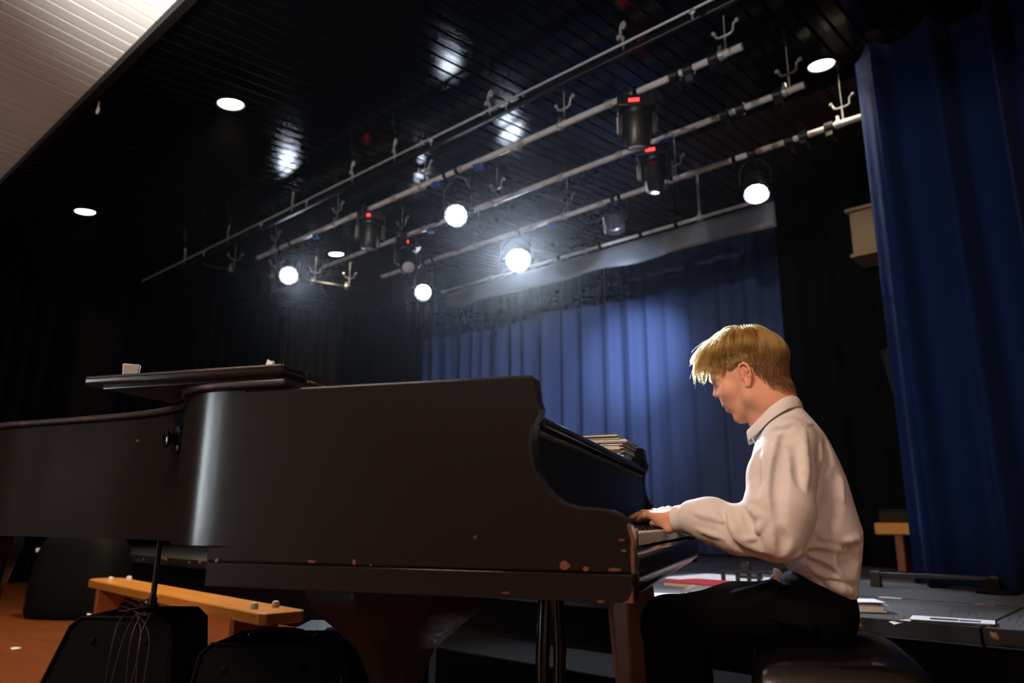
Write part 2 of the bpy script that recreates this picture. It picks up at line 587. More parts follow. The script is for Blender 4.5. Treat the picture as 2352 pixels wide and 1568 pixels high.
# ================================================================== lighting rig under the stage ceiling
PZ = 3.60


def hanger_data(h):
    """bar dropped from the pipe clamp to a forked ceiling bracket"""
    mb = MB()
    mb.tube([(0, 0, -0.03), (0, 0, 0.13)], 0.008, 8)
    mb.tube([(-0.07, 0, 0.175), (-0.055, 0, 0.135), (-0.03, 0, 0.125), (0.03, 0, 0.125), (0.055, 0, 0.135), (0.06, 0.0, 0.185), (0.085, 0, 0.20)], 0.009, 8)
    mb.ball((-0.075, 0, 0.175), 0.016, 10, 6)
    mb.ball((0.085, 0, 0.20), 0.016, 10, 6)
    mb.tube([(0.0, 0, 0.125), (0, 0, h)], 0.005, 6)
    mb.lathe([(0.030, -0.02), (0.033, -0.012), (0.033, 0.012), (0.030, 0.02)], (-0.035, 0, 0), (1, 0, 0), 16)
    mb.box((-0.035, 0, 0.045), (0.022, 0.03, 0.04))
    return mb.data('hanger', 'zinc')


COLLAR = MB().lathe([(0.026, -0.03), (0.031, -0.027), (0.031, 0.027), (0.026, 0.03)], (0, 0, 0), (1, 0, 0), 18).data('collar', 'zinc')
CLAMP = MB().lathe([(0.030, -0.035), (0.043, -0.03), (0.043, 0.03), (0.030, 0.035)], (0, 0, 0), (1, 0, 0), 14).box((0.0, 0.0, -0.055), (0.05, 0.04, 0.05)).tube([(0.02, 0.0, -0.07), (0.03, 0.05, -0.10)], 0.009, 6).data('cable_clamp', 'black_metal')
TAPE = MB().lathe([(0.0245, -0.018), (0.0265, -0.016), (0.0265, 0.016), (0.0245, 0.018)], (0, 0, 0), (1, 0, 0), 14).data('tape', 'black_rubber')
SOCK = MB().box((0, 0, -0.05), (0.06, 0.05, 0.05)).box((0.05, 0, -0.055), (0.04, 0.045, 0.045)).data('socket', 'blue_cloth')


def part(name, me, parent, loc, rot=(0, 0, 0)):
    o = bpy.data.objects.new(name, me)
    COL.objects.link(o)
    o.parent = parent
    o.location = loc
    o.rotation_euler = rot
    return o


def pipe(label, x0, x1, y, z, hang, collars, clamps, tapes, socks, r=0.024, cap=False):
    t = thing('lighting_pipe', label, 'pipe', (x0, y, z), 0, 'pipes of the stage lighting rig')
    MB().tube([(0, 0, 0), (x1 - x0, 0, 0)], r, 16).build('tube', 'steel', t)
    hd_ = hanger_data(zc(y) + 0.034 - z)
    for a in hang:
        part('hanger', hd_, t, (a - x0, 0, 0))
    for a in collars:
        part('collar', COLLAR, t, (a - x0, 0, 0))
    for a in clamps:
        part('cable_clamp', CLAMP, t, (a - x0, 0, 0), (R(random.uniform(-20, 20)), 0, 0))
    for a in tapes:
        part('tape', TAPE, t, (a - x0, 0, 0))
    for a in socks:
        part('socket', SOCK, t, (a - x0, 0.0, 0), (0, 0, R(random.uniform(-15, 15))))
    return t


pipe('steel lighting pipe nearest the double rail curtain track', -7.35, -1.61, 3.89, PZ, (-7.0, -5.85, -4.55, -3.0, -1.72),
     (-6.3, -5.6, -4.95, -4.1, -3.42, -2.6), (-2.08, -1.98, -1.80), (-6.9, -4.28, -2.38), (-6.2, -4.4, -3.9))
pipe('middle one of the three thick steel lighting pipes', -7.06, -1.48, 4.55, PZ, (-5.65, -4.3, -1.58),
     (-5.3, -3.55, -2.95, -2.5), (-2.05, -1.93, -1.66), (-6.2,), (-5.2, -2.55))
pipe('rear thick steel lighting pipe running behind the blue velvet curtain', -6.82, -1.0, 5.22, PZ, (-5.2, -4.0, -2.83, -1.45),
     (-5.5, -4.45, -3.6, -2.7), (-2.15, -1.85, -1.74, -1.55), (-5.9, -4.62, -3.4, -2.3), (-4.2, -3.5))
pipe('thin steel pipe carrying the grey border cloth', -6.66, -2.38, 6.05, 3.575, (), (-5.8, -4.4, -3.05), (), (-5.2, -4.75, -4.2, -3.7, -3.3), (), r=0.017)
p4 = [o for o in SC.objects if o.name.startswith('lighting_pipe')][-1]
for a in (-5.62, -3.05):
    MB().tube([(a + 6.66, 0, 0), (a + 6.66, 0, zc(6.05) - 3.545)], 0.014, 8).build('drop_rod', 'zinc', p4)
sp = thing('lighting_pipe', 'dark side pipe running from front to back at the left', 'pipe', (-8.0, 3.55, 3.58), 0, 'pipes of the stage lighting rig')
MB().tube([(0, 0, 0), (0.65, 1.85, 0)], 0.022, 12).build('tube', 'black_metal', sp)
hs_ = hanger_data(zc(4.4) + 0.03 - 3.58)
for f in (0.18, 0.42, 0.66, 0.88):
    part('hanger', hs_, sp, (0.65 * f, 1.85 * f, 0), (0, 0, R(70)))

# curtain track with two rails and its ceiling hooks
tr = thing('curtain_track', 'double rail curtain track with hooks in front of the pipes', 'track', (-5, 3.42, 3.60))
for dy, r_ in ((-0.035, 0.009), (0.05, 0.010)):
    MB().tube([(-4.2, dy, 0), (4.2, dy, 0)], r_, 8).build('rail', 'black_metal' if dy > 0 else 'zinc', tr)
MB().box((0, 0.07, 0.02), (8.4, 0.03, 0.045)).build('channel', 'black_paint', tr)
hk = MB()
hk.tube([(0.02, 0, 0.02), (0.02, 0, 0.06), (0, 0, 0.075), (0, 0, 0.13), (0.012, 0, 0.155), (0.032, 0, 0.16), (0.04, 0, 0.145), (0.036, 0, 0.125), (0.022, 0, 0.12)], 0.010, 8)
hk.box((-0.014, 0, 0.075), (0.03, 0.02, 0.03))
hk.tube([(0.02, 0, -0.03), (0.02, 0, 0.02)], 0.007, 6)
HK = hk.data('hook', 'zinc')
for a in (-2.2, -3.35, -4.42, -5.0, -5.94, -7.19, -8.2):
    part('hook', HK, tr, (a + 5, 0.02, 0.03), (0, 0, R(random.uniform(-30, 30))))
RUN = MB().lathe([(0.012, -0.01), (0.02, -0.006), (0.02, 0.006), (0.012, 0.01)], (0, 0, 0), (0, 1, 0), 12).tube([(0, 0, -0.015), (0, 0, -0.05)], 0.006, 6).data('runner', 'zinc')
for a in (-1.68, -3.12, -3.9, -5.6, -6.4, -7.6):
    part('runner', RUN, tr, (a + 5, -0.035, -0.012))

# small hooks at the ceiling edge
for i, (px_, lab) in enumerate(((-3.42, 'small bright hook at the edge of the white ceiling'), (-5.3, 'small dim hook lower along the white ceiling edge'))):
    o = MB().tube([(0, 0, 0.02), (0, 0, -0.03)], 0.005, 6).tube([(0.022 * math.cos(a), 0, -0.052 + 0.022 * math.sin(a)) for a in np.linspace(0, 2 * math.pi, 13)[:-1]], 0.006, 8, closed=True).build('ceiling_hook', 'steel', loc=(px_, 1.50, 3.59))
    tag(o, lab, 'hook')


def frame_to(target, loc):
    return (Vector(target) - Vector(loc)).to_track_quat('Z', 'Y').to_matrix()


def par_light(label, loc, target, hang_z, lit=True, power=0.0, spot=40, color=(0.75, 0.85, 1.0), size=1.0, lamp=None, blend=0.6):
    """LED can: finned housing, ring, cluster of lenses, yoke and pipe clamp; lens faces the target"""
    t = thing('stage_light', label, 'stage light', loc, 0, 'LED cans on the pipes')
    q = frame_to(target, loc)

    def tr_(mb):
        mb.v = [tuple(q @ Vector(p) * size) for p in mb.v]
        return mb
    body = MB().lathe([(0.045, -0.19), (0.075, -0.185), (0.085, -0.15), (0.088, -0.04), (0.098, -0.03), (0.10, 0.02), (0.094, 0.022), (0.090, 0.0)], seg=28)
    for k in range(10):
        a = 2 * math.pi * k / 10
        body.box((0.088 * math.cos(a), 0.088 * math.sin(a), -0.11), (0.012, 0.012, 0.11), Matrix.Rotation(a, 3, 'Z'))
    tr_(body).build('housing', 'black_metal', t)
    ln = MB()
    spots = [(0, 0)] + [(0.033 * math.cos(a), 0.033 * math.sin(a)) for a in np.linspace(0, 2 * math.pi, 7)[:-1]] + \
            [(0.064 * math.cos(a), 0.064 * math.sin(a)) for a in np.linspace(0.26, 2 * math.pi + 0.26, 13)[:-1]]
    for (a, b) in spots:
        ln.lathe([(0.0165, 0.0), (0.0165, 0.006), (0.010, 0.011), (0.001, 0.012)], (a, b, 0.0), seg=10)
    tr_(ln).build('lens', 'led_white' if lit else 'led_dim', t)
    tr_(MB().lathe([(0.085, -0.002), (0.085, 0.001), (0.0845, 0.001)], seg=24)).build('reflector', 'led_dim', t)
    # yoke: a U about the housing, its two arms ending at the tilt knobs
    ax = q @ Vector((1, 0, 0))
    ax = Vector((ax.x, ax.y, 0)).normalized()
    up = Vector((0, 0, 1))
    off = q @ Vector((0, 0, -0.08)) * size
    rr = 0.118 * size
    top = hang_z - loc[2] - 0.06
    arc = [off + ax * rr, off + ax * rr + up * (0.03 + 0.0), off * 0.6 + ax * rr * 0.95 + up * max(0.08, top * 0.6), off * 0.3 + ax * rr * 0.5 + up * max(0.1, top * 0.92), off * 0.2 + up * max(0.11, top),
           off * 0.3 - ax * rr * 0.5 + up * max(0.1, top * 0.92), off * 0.6 - ax * rr * 0.95 + up * max(0.08, top * 0.6), off - ax * rr + up * 0.03, off - ax * rr]
    MB().tube([tuple(p) for p in arc], 0.009, 8).build('yoke', 'black_metal', t)
    for s_ in (-1, 1):
        MB().lathe([(0.016, -0.014), (0.02, -0.01), (0.02, 0.01), (0.016, 0.014)], tuple(off + ax * rr * s_), tuple(ax), 12).build('tilt_knob', 'black_rubber', t)
    cl = MB().tube([tuple(off * 0.2 + up * top), (0, 0, hang_z - loc[2] - 0.02)], 0.010, 8)
    cl.lathe([(0.028, -0.02), (0.036, -0.016), (0.036, 0.016), (0.028, 0.02)], (0, 0, hang_z - loc[2]), (1, 0, 0), 14)
    cl.build('clamp', 'black_metal', t)
    cb = spline([tuple(q @ Vector((0, 0, -0.18)) * size), tuple(q @ Vector((0.03, 0.02, -0.24)) * size + up * -0.04), (0.12, 0.03, top * 0.4), (0.16, 0.01, hang_z - loc[2] - 0.05)], 6)
    MB().tube(cb, 0.005, 6).build('cable', 'black_rubber', t)
    if power:
        p = Vector(loc) + (q @ Vector((0, 0, 0.03))) * size
        l = light('stage_light_beam', 'SPOT', p, power, color, lamp or target, 0.06, spot=spot, blend=blend)
    return t


CAMP = (0.0, 0.0, 0.75)
par_light('lit LED can at the left end of the front pipe', (-6.67, 3.89, 3.24), (-1.2, 0.6, 0.8), PZ, power=400, spot=26, lamp=(-0.75, 1.85, 1.05))
par_light('lit LED can hanging mid front pipe, lens turned sideways', (-4.13, 3.89, 3.20), (-2.35, 1.3, 0.6), PZ, power=150, spot=30, lamp=(-0.85, 1.95, 0.95))
par_light('lit LED can low at the left end of the rear pipe', (-6.05, 5.22, 3.25), (-2.6, 0.8, 0.4), PZ, power=80, spot=40, lamp=(-2.4, 2.0, 0.4))
par_light('brightest LED can shining straight out from the rear pipe', (-4.63, 5.22, 3.29), (-0.3, 0.5, 0.9), PZ, power=1600, spot=46, size=1.3, lamp=(-0.9, 1.9, 0.95))  # can enlarged to stand in for the bloom of its glare
par_light('lit LED can at the right of the rear pipe pointing down', (-2.14, 5.22, 3.26), (-1.85, 4.5, 1.7), PZ, power=240, spot=46, lamp=(-1.9, 4.3, 0.4))
par_light('dark LED can with its back turned, above the border cloth', (-3.47, 5.22, 3.33), (-4.6, 7.6, 1.7), PZ, lit=False, power=420, spot=34, color=(0.72, 0.84, 1.0), lamp=(-4.75, 7.6, 2.75), blend=1.0)


def moving_head(label, x, y, tilt, face, lit=0.0, tgt=None, spot=26, red=0.07):
    """base with display, two yoke arms and a rounded head hanging from the pipe"""
    t = thing('moving_head', label, 'stage light', (x, y, PZ), R(face), 'moving heads on the pipes')
    MB().box((0, 0, -0.11), (0.26, 0.20, 0.085)).build('base', 'black_metal', t, bevel=0.012)
    MB().box((-0.02, -0.102, -0.115), (red, 0.006, 0.022)).build('display', 'led_red', t)
    for a in (-0.07, 0.07):
        cl = MB()
        cl.lathe([(0.026, -0.018), (0.037, -0.014), (0.037, 0.014), (0.026, 0.018)], (a, 0, 0), (1, 0, 0), 14)
        cl.box((a, 0, -0.05), (0.03, 0.03, 0.05))
        cl.build('clamp', 'black_metal', t)
    MB().lathe([(0.08, -0.18), (0.085, -0.15)], seg=20).build('turntable', 'black_metal', t)
    for s_ in (-1, 1):
        a = MB().prism([(-0.045, -0.18), (0.045, -0.18), (0.040, -0.30), (0.025, -0.335), (-0.025, -0.335), (-0.040, -0.30)], s_ * 0.112 - 0.016, s_ * 0.112 + 0.016, 'YZ')
        ar = a.build('yoke_arm', 'black_metal', t, bevel=0.006)
        MB().tube([(s_ * 0.130, -0.02, -0.19), (s_ * 0.130, -0.012, -0.31)], 0.006, 6).build('arm_trim', 'led_dim', ar)
    hd = MB().lathe([(0.05, -0.12), (0.075, -0.11), (0.088, -0.06), (0.092, 0.03), (0.085, 0.10), (0.080, 0.115), (0.070, 0.115)], seg=22)
    q = Matrix.Rotation(R(tilt), 3, 'X') @ Matrix.Rotation(R(180), 3, 'X')
    hd.v = [tuple(q @ Vector(p) + Vector((0, 0, -0.29))) for p in hd.v]
    h_ = hd.build('head', 'black_metal', t)
    ln = MB().lathe([(0.068, 0.108), (0.062, 0.122), (0.03, 0.132), (0.002, 0.135)], seg=20)
    ln.v = [tuple(q @ Vector(p) + Vector((0, 0, -0.29))) for p in ln.v]
    ln.build('lens', 'led_dim', h_)
    for k in (-1, 1):
        rb = MB().tube([tuple(q @ Vector((k * 0.03, -0.092, -0.09)) + Vector((0, 0, -0.29))), tuple(q @ Vector((k * 0.03, -0.098, 0.09)) + Vector((0, 0, -0.29)))], 0.007, 6)
        rb.build('rib', 'led_dim', h_)
    if lit:
        light('moving_head_beam', 'SPOT', Vector((x, y, PZ - 0.42)), lit, (0.70, 0.82, 1.0), tgt, 0.05, spot=spot, blend=1.0)
    return t


moving_head('dark moving head with red display high on the front pipe', -2.38, 3.89, 12, 34)
moving_head('tilted dark moving head below the middle pipe gap', -2.64, 4.55, 48, 24, lit=800, tgt=(-6.2, 7.6, 2.2), spot=62)
moving_head('dark moving head with red dot at the left of the front pipe', -5.29, 3.89, 10, 50, red=0.03)
moving_head('dark moving head with pale bracket left on the middle pipe', -5.54, 4.55, -40, 60, red=0.01)

# cable loops hanging between pipes
for i, (pts, lab) in enumerate((
        ([(-3.35, 4.55, 3.58), (-3.3, 4.5, 3.44), (-3.15, 4.45, 3.40), (-3.02, 4.5, 3.46), (-2.95, 4.55, 3.58)], 'loop of cable hanging under the middle pipe'),
        ([(-5.9, 3.89, 3.6), (-5.6, 4.0, 3.57), (-5.3, 4.2, 3.62), (-5.1, 4.45, 3.58), (-5.0, 4.55, 3.62)], 'slack cable between the front and middle pipes'),
        ([(-2.85, 5.22, 3.57), (-2.87, 5.25, 3.40), (-2.84, 5.25, 3.28), (-2.81, 5.25, 3.40), (-2.80, 5.22, 3.57)], 'safety cord hanging from the rear pipe'))):
    o = MB().tube([(p[0] - pts[0][0], p[1] - pts[0][1], p[2] - pts[0][2]) for p in spline(pts, 6)], 0.006, 6).build('rig_cable', 'black_rubber', loc=pts[0])
    tag(o, lab, 'cable')


# ------------------------------------------------------------------ downlights in the stage ceiling
def downlight(label, x, y, power):
    z = zc(y) + 0.03
    t = thing('downlight', label, 'ceiling light', (x, y, z), 0, 'round downlights in the black ceiling')
    t.rotation_euler = (math.atan(SL), 0, 0)
    MB().lathe([(0.085, 0.02), (0.098, 0.0), (0.106, -0.008), (0.098, -0.014), (0.088, -0.006), (0.084, 0.02)], seg=26).build('trim_ring', 'black_metal', t)
    MB().lathe([(0.086, 0.0), (0.086, -0.004), (0.06, -0.008), (0.002, -0.009)], seg=24).build('lamp', 'lamp_warm', t)
    light('downlight_beam', 'SPOT', (x, y, z - 0.05), power, (1.0, 0.80, 0.55), (x, y, 0), 0.08, spot=95, blend=0.8)
    return t


downlight('warm downlight high in the black ceiling near the white ceiling edge', -4.775, 2.20, 520)
downlight('small warm downlight at the far left of the black ceiling', -7.71, 2.21, 90)
downlight('warm downlight seen just above the left end of the middle pipe', -7.44, 4.97, 30)
downlight('warm downlight beside the top of the blue velvet curtain', -1.49, 4.98, 40)
# ================================================================== grand piano (built in its own frame: X to the player, Y away, Z up)
PO = (-1.2, 2.05, 0.0)
piano = thing('grand_piano', 'old black grand piano with folded lid and chipped lacquer', 'piano', pw(*PO), YP)


def pb(mb, name, m, parent=None, bevel=0.0, bseg=2, sharp=40):
    return mb.build(name, m, parent or piano, origin=PO, bevel=bevel, bseg=bseg, sharp=sharp)


near = [(-1.02, 1.3000), (-1.08, 1.3012), (-1.14, 1.308), (-1.195, 1.331), (-1.235, 1.370), (-1.27, 1.420), (-1.32, 1.478), (-1.40, 1.537), (-1.50, 1.580),
        (-1.65, 1.622), (-1.84, 1.653), (-2.03, 1.676), (-2.22, 1.700), (-2.38, 1.765), (-2.47, 1.88), (-2.50, 2.04), (-2.49, 2.26), (-2.42, 2.50),
        (-2.29, 2.68), (-2.10, 2.775), (-1.90, 2.80), (-1.02, 2.80)]
OUT = [np.array(p) for p in spline(near, 5)]


def offset(path, d):
    out = []
    for i, p in enumerate(path):
        a, b = path[max(i - 1, 0)], path[min(i + 1, len(path) - 1)]
        t = (b - a) / max(np.linalg.norm(b - a), 1e-9)
        out.append(p + np.array([-t[1], t[0]]) * d)
    return out


def wall(path, th, z0, z1, ends=True):
    """wall along an open plan outline; th > 0 grows to its left"""
    q = offset(path, th)
    n = len(path)
    vs = []
    for p, s_ in zip(path, q):
        vs += [(p[0], p[1], z0), (p[0], p[1], z1), (s_[0], s_[1], z1), (s_[0], s_[1], z0)]
    fs = []
    for i in range(n - 1):
        for k in range(4):
            l = (k + 1) % 4
            fs.append((i * 4 + k, i * 4 + l, i * 4 + 4 + l, i * 4 + 4 + k))
    fs += [(0, 3, 2, 1), (n * 4 - 4, n * 4 - 3, n * 4 - 2, n * 4 - 1)]
    return MB().add(vs, fs)


pb(wall(OUT, -0.045, 0.692, 1.013), 'rim', 'piano_black')
pb(MB().add(*(lambda q: ([(p[0], p[1], 0.70) for p in q] + [(p[0], p[1], 0.73) for p in q],
      [tuple(range(len(q))), tuple(reversed(range(len(q), 2 * len(q))))]))(offset(OUT, -0.03))), 'soundboard', 'piano_black')

# side panels with the S-shaped arms
arm = [(-1.075, 0.660), (-1.075, 0.692), (-1.02, 0.692), (-1.02, 1.013), (-0.386, 1.013), (-0.380, 1.008), (-0.374, 0.965), (-0.368, 0.952), (-0.370, 0.940), (-0.379, 0.925), (-0.384, 0.900), (-0.384, 0.872),
       (-0.378, 0.842), (-0.366, 0.816), (-0.348, 0.795), (-0.324, 0.780), (-0.296, 0.772), (-0.262, 0.770), (-0.238, 0.766), (-0.219, 0.756), (-0.208, 0.740), (-0.203, 0.718), (-0.203, 0.660)]
def panel(poly, y0, y1, c=0.004, keep=-1.019):
    """extruded side panel with eased edges all round except at its rear joint"""
    n = len(poly)
    P = [np.array(p) for p in poly]
    ins = []
    for i in range(n):
        t = P[(i + 1) % n] - P[i - 1]
        t = t / np.linalg.norm(t)
        o = P[i] + np.array([t[1], -t[0]]) * c * 1.2
        if P[i][0] < keep:
            o[0] = P[i][0]
        ins.append(o)
    vs, fs = [], []
    for ring, y in ((ins, y0), (P, y0 + c), (P, y1 - c), (ins, y1)):
        vs += [(p[0], y, p[1]) for p in ring]
    for k in range(3):
        for i in range(n):
            j = (i + 1) % n
            fs.append((k * n + i, k * n + n + i, k * n + n + j, k * n + j))
    fs += [tuple(range(n)), tuple(reversed(range(3 * n, 4 * n)))]
    return MB().add(vs, fs)


pb(panel(arm, 1.300, 1.348), 'side_panel', 'piano_black', sharp=24)
pb(panel(arm, 2.752, 2.800), 'side_panel', 'piano_black', sharp=24)
pb(MB().bounds((-1.075, 1.301, 0.613), (-0.207, 1.36, 0.6588)), 'lower_rail', 'piano_black', bevel=0.0012)
pb(MB().bounds((-1.075, 2.74, 0.613), (-0.207, 2.799, 0.6575)), 'lower_rail', 'piano_black', bevel=0.004)
pb(MB().bounds((-1.07, 1.36, 0.612), (-0.225, 2.74, 0.650)), 'key_bed', 'piano_black')
# bare wood showing along the worn front edge of the near arm
wear = [(-0.2085, 0.744), (-0.2015, 0.720), (-0.2015, 0.662), (-0.2065, 0.662), (-0.2075, 0.690), (-0.2062, 0.715), (-0.2125, 0.742)]
pb(MB().prism(wear, 1.2985, 1.312), 'worn_edge', 'piano_brown')
pb(MB().prism([(-0.208, 0.628), (-0.2055, 0.640), (-0.2055, 0.614), (-0.226, 0.6128), (-0.214, 0.618)], 1.2995, 1.312), 'worn_edge', 'piano_brown')
for cx, cz, a, b in ((-0.323, 0.671, 0.0105, 0.0085), (-0.285, 0.667, 0.006, 0.004), (-0.235, 0.667, 0.012, 0.003), (-0.222, 0.716, 0.006, 0.002), (-0.219, 0.698, 0.005, 0.0022),
                     (-0.735, 0.668, 0.004, 0.006), (-0.828, 0.667, 0.010, 0.003), (-0.49, 0.717, 0.0032, 0.0035), (-1.05, 0.664, 0.005, 0.004), (-0.43, 0.6225, 0.007, 0.002), (-0.70, 0.663, 0.003, 0.002),
                     (-0.26, 0.6145, 0.007, 0.002)):
    rnd = random.Random(int(cx * 1e4))
    poly = [(cx + a * math.cos(t) * rnd.uniform(0.7, 1.15), cz + b * math.sin(t) * rnd.uniform(0.7, 1.15)) for t in np.linspace(0, 2 * math.pi, 11)[:-1]]
    pb(MB().prism(poly, 1.2990, 1.303), 'chip', 'piano_brown')

# keyboard
slip = [(-0.232, 0.640), (-0.232, 0.694), (-0.214, 0.697), (-0.204, 0.692), (-0.200, 0.680), (-0.203, 0.662), (-0.201, 0.655), (-0.201, 0.640), (-0.207, 0.628), (-0.222, 0.616), (-0.25, 0.613), (-0.25, 0.640)]
pb(MB().prism(slip, 1.348, 2.752), 'key_slip', 'piano_gloss', bevel=0.002)
pb(MB().bounds((-0.37, 1.349, 0.65), (-0.212, 1.43, 0.737)), 'key_block', 'piano_gloss', bevel=0.006)
pb(MB().bounds((-0.37, 2.67, 0.65), (-0.212, 2.751, 0.737)), 'key_block', 'piano_gloss', bevel=0.006)
KW = 0.0237
wk = MB().bounds((-0.15, -KW / 2 + 0.0006, -0.024), (0, KW / 2 - 0.0006, 0)).data('white_key', 'key_white')
bk = MB()
bk.add([(-0.102, -0.0055, 0), (-0.102, 0.0055, 0), (0, 0.0055, 0), (0, -0.0055, 0), (-0.102, -0.0045, 0.012), (-0.102, 0.0045, 0.012), (-0.012, 0.0045, 0.011), (-0.012, -0.0045, 0.011)],
       [(3, 2, 1, 0), (4, 5, 6, 7), (0, 1, 5, 4), (1, 2, 6, 5), (2, 3, 7, 6), (3, 0, 4, 7)])
bk = bk.data('black_key', 'key_black')
Y0 = 1.434
for i in range(52):
    yy = Y0 + KW * (i + 0.5)
    o = part('white_key', wk, piano, (-0.215 - PO[0], yy - PO[1], 0.727 - random.choice((0, 0, 0, 0.0008))))
    b = o.modifiers.new('bevel', 'BEVEL')
    b.width = 0.0012
    b.segments = 2
    if (i + 2) % 7 in (0, 1, 3, 4, 5) and i < 51:
        part('black_key', bk, piano, (-0.264 - PO[0], yy + KW / 2 - PO[1], 0.7268))
fb = [(-0.366, 0.738), (-0.362, 0.760), (-0.372, 0.80), (-0.384, 0.86), (-0.388, 0.912), (-0.41, 0.912), (-0.40, 0.80), (-0.39, 0.738)]
pb(MB().prism(fb, 1.350, 2.750), 'fallboard', 'piano_gloss', bevel=0.003)
pb(MB().prism([(-0.372, 0.921), (-0.372, 0.930), (-0.380, 0.944), (-0.44, 0.948), (-0.46, 0.94), (-0.46, 0.921)], 1.350, 2.750), 'music_shelf', 'piano_gloss', bevel=0.003)
pb(MB().prism([(-0.388, 0.905), (-0.381, 0.9085), (-0.381, 0.914), (-0.388, 0.917), (-0.43, 0.917), (-0.43, 0.905)], 1.350, 2.750), 'shelf_lip', 'piano_worn')
pb(MB().bounds((-1.0, 1.35, 0.90), (-0.44, 2.75, 0.925)), 'tuning_cover', 'piano_black')

# lids: the rear lid follows the case, the front flap is folded back on top of it and overhangs the curve
lo = [(-0.915, 1.288)] + [tuple(p) for p in offset(OUT, 0.012)] + [(-0.915, 2.812)]
pb(MB().prism(lo, 1.0165, 1.0335, 'XY'), 'rear_lid', 'piano_worn', bevel=0.006, bseg=3)
li = [(-0.93, 1.31)] + [tuple(p) for p in offset(OUT, -0.01)] + [(-0.93, 2.79)]
pb(MB().prism(li, 1.0125, 1.0175, 'XY'), 'lid_felt_rail', 'piano_black')
pb(MB().bounds((-1.446, 1.276, 1.0395), (-0.914, 2.824, 1.0600)), 'front_flap', 'piano_black', bevel=0.007, bseg=3)
pb(MB().bounds((-1.44, 1.2745, 1.0525), (-0.916, 1.283, 1.0603)), 'worn_edge', 'piano_worn', bevel=0.003)
pb(MB().bounds((-1.41, 1.30, 1.0335), (-0.93, 2.80, 1.0400)), 'lid_pad', 'piano_gloss')
pb(MB().bounds((-0.918, 1.36, 1.018), (-0.9105, 2.80, 1.0580)), 'hinge_strip', 'piano_worn')
pb(MB().tube([(-0.9085, 1.36, 1.037), (-0.9085, 2.80, 1.037)], 0.0035, 8), 'lid_hinge', 'brass')

# lid hook on the curved side
kx, ky, kz = -1.392, 1.528, 0.940
nrm = (-0.40, -0.90, 0)
lk = MB().lathe([(0.027, 0), (0.027, 0.004), (0.022, 0.007), (0.012, 0.010), (0.010, 0.018), (0.016, 0.024), (0.016, 0.030), (0.008, 0.034)], (kx, ky, kz), nrm, 20)
lk.v = [(a, b, kz + (c - kz) * 1.35) for a, b, c in lk.v]
pb(lk, 'lid_lock', 'piano_gloss')


def leg(px_, py_, prof, m, name='leg', seg=8, ztop=0.612):
    l = MB()
    l.lathe([(r_, z) for r_, z in prof], (px_, py_, 0), (0, 0, 1), seg)
    o = pb(l, name, m, sharp=30, bevel=0.006)
    c = MB().lathe([(0.02, -0.012), (0.03, -0.008), (0.03, 0.008), (0.02, 0.012)], (px_, py_, 0.030), (0.3, 1, 0), 16).tube([(px_, py_, 0.03), (px_, py_, 0.10)], 0.012, 8)
    c.build('caster', 'brass', o, origin=PO)
    return o


big = [(0.034, 0.085), (0.042, 0.10), (0.046, 0.14), (0.052, 0.30), (0.062, 0.42), (0.092, 0.48), (0.150, 0.53), (0.195, 0.565), (0.205, 0.59), (0.205, 0.612)]
leg(-0.765, 1.56, big, 'black_paint')
leg(-0.415, 2.60, [(0.034, 0.085), (0.045, 0.10), (0.055, 0.16), (0.075, 0.36), (0.082, 0.46), (0.074, 0.54), (0.09, 0.57), (0.095, 0.612)], 'piano_brown')  # far leg: the warm light on it is put into its brown colour
leg(-2.40, 1.865, [(0.030, 0.085), (0.036, 0.10), (0.040, 0.16), (0.045, 0.36), (0.05, 0.5), (0.09, 0.66), (0.09, 0.70)], 'piano_black', ztop=0.70)
# pedal lyre
ly = MB().bounds((-0.62, 1.93, 0.10), (-0.46, 2.19, 0.17))
lyo = pb(ly, 'lyre_box', 'piano_black', bevel=0.01)
for dy in (-0.07, 0.07):
    MB().tube([(-0.55, 2.06 + dy, 0.16), (-0.55, 2.06 + dy * 1.3, 0.40), (-0.55, 2.06 + dy * 0.8, 0.615)], 0.018, 10).build('lyre_post', 'piano_black', lyo, origin=PO)
for dy in (-0.06, 0, 0.06):
    MB().prism([(-0.47, 0.105), (-0.47, 0.118), (-0.40, 0.085), (-0.36, 0.075), (-0.36, 0.068), (-0.41, 0.074)], 2.06 + dy - 0.014, 2.06 + dy + 0.014).build('pedal', 'brass', lyo, origin=PO, bevel=0.003)


# ------------------------------------------------------------------ things on and about the piano
def paper_stack(name, label, loc, rz, n, size, mats, seed, cat='papers', th=0.004):
    rnd = random.Random(seed)
    t = thing(name, label, cat, loc, rz)
    z = 0.001
    for k in range(n):
        h = th * rnd.uniform(0.6, 1.3)
        a = MB().box((rnd.uniform(-0.012, 0.012), rnd.uniform(-0.012, 0.012), z + h / 2), (size[0] * rnd.uniform(0.93, 1), size[1] * rnd.uniform(0.93, 1), h * 0.85), Matrix.Rotation(rnd.uniform(-0.07, 0.07), 3, 'Z'))
        # a slightly lifted corner on the upper sheets
        if k >= n - 2:
            a.v = [(p[0], p[1], p[2] + (0.006 * rnd.random() if p[0] > 0 and p[1] < 0 else 0)) for p in a.v]
        a.build('sheet', mats[k % len(mats)], t)
        z += h
    return t


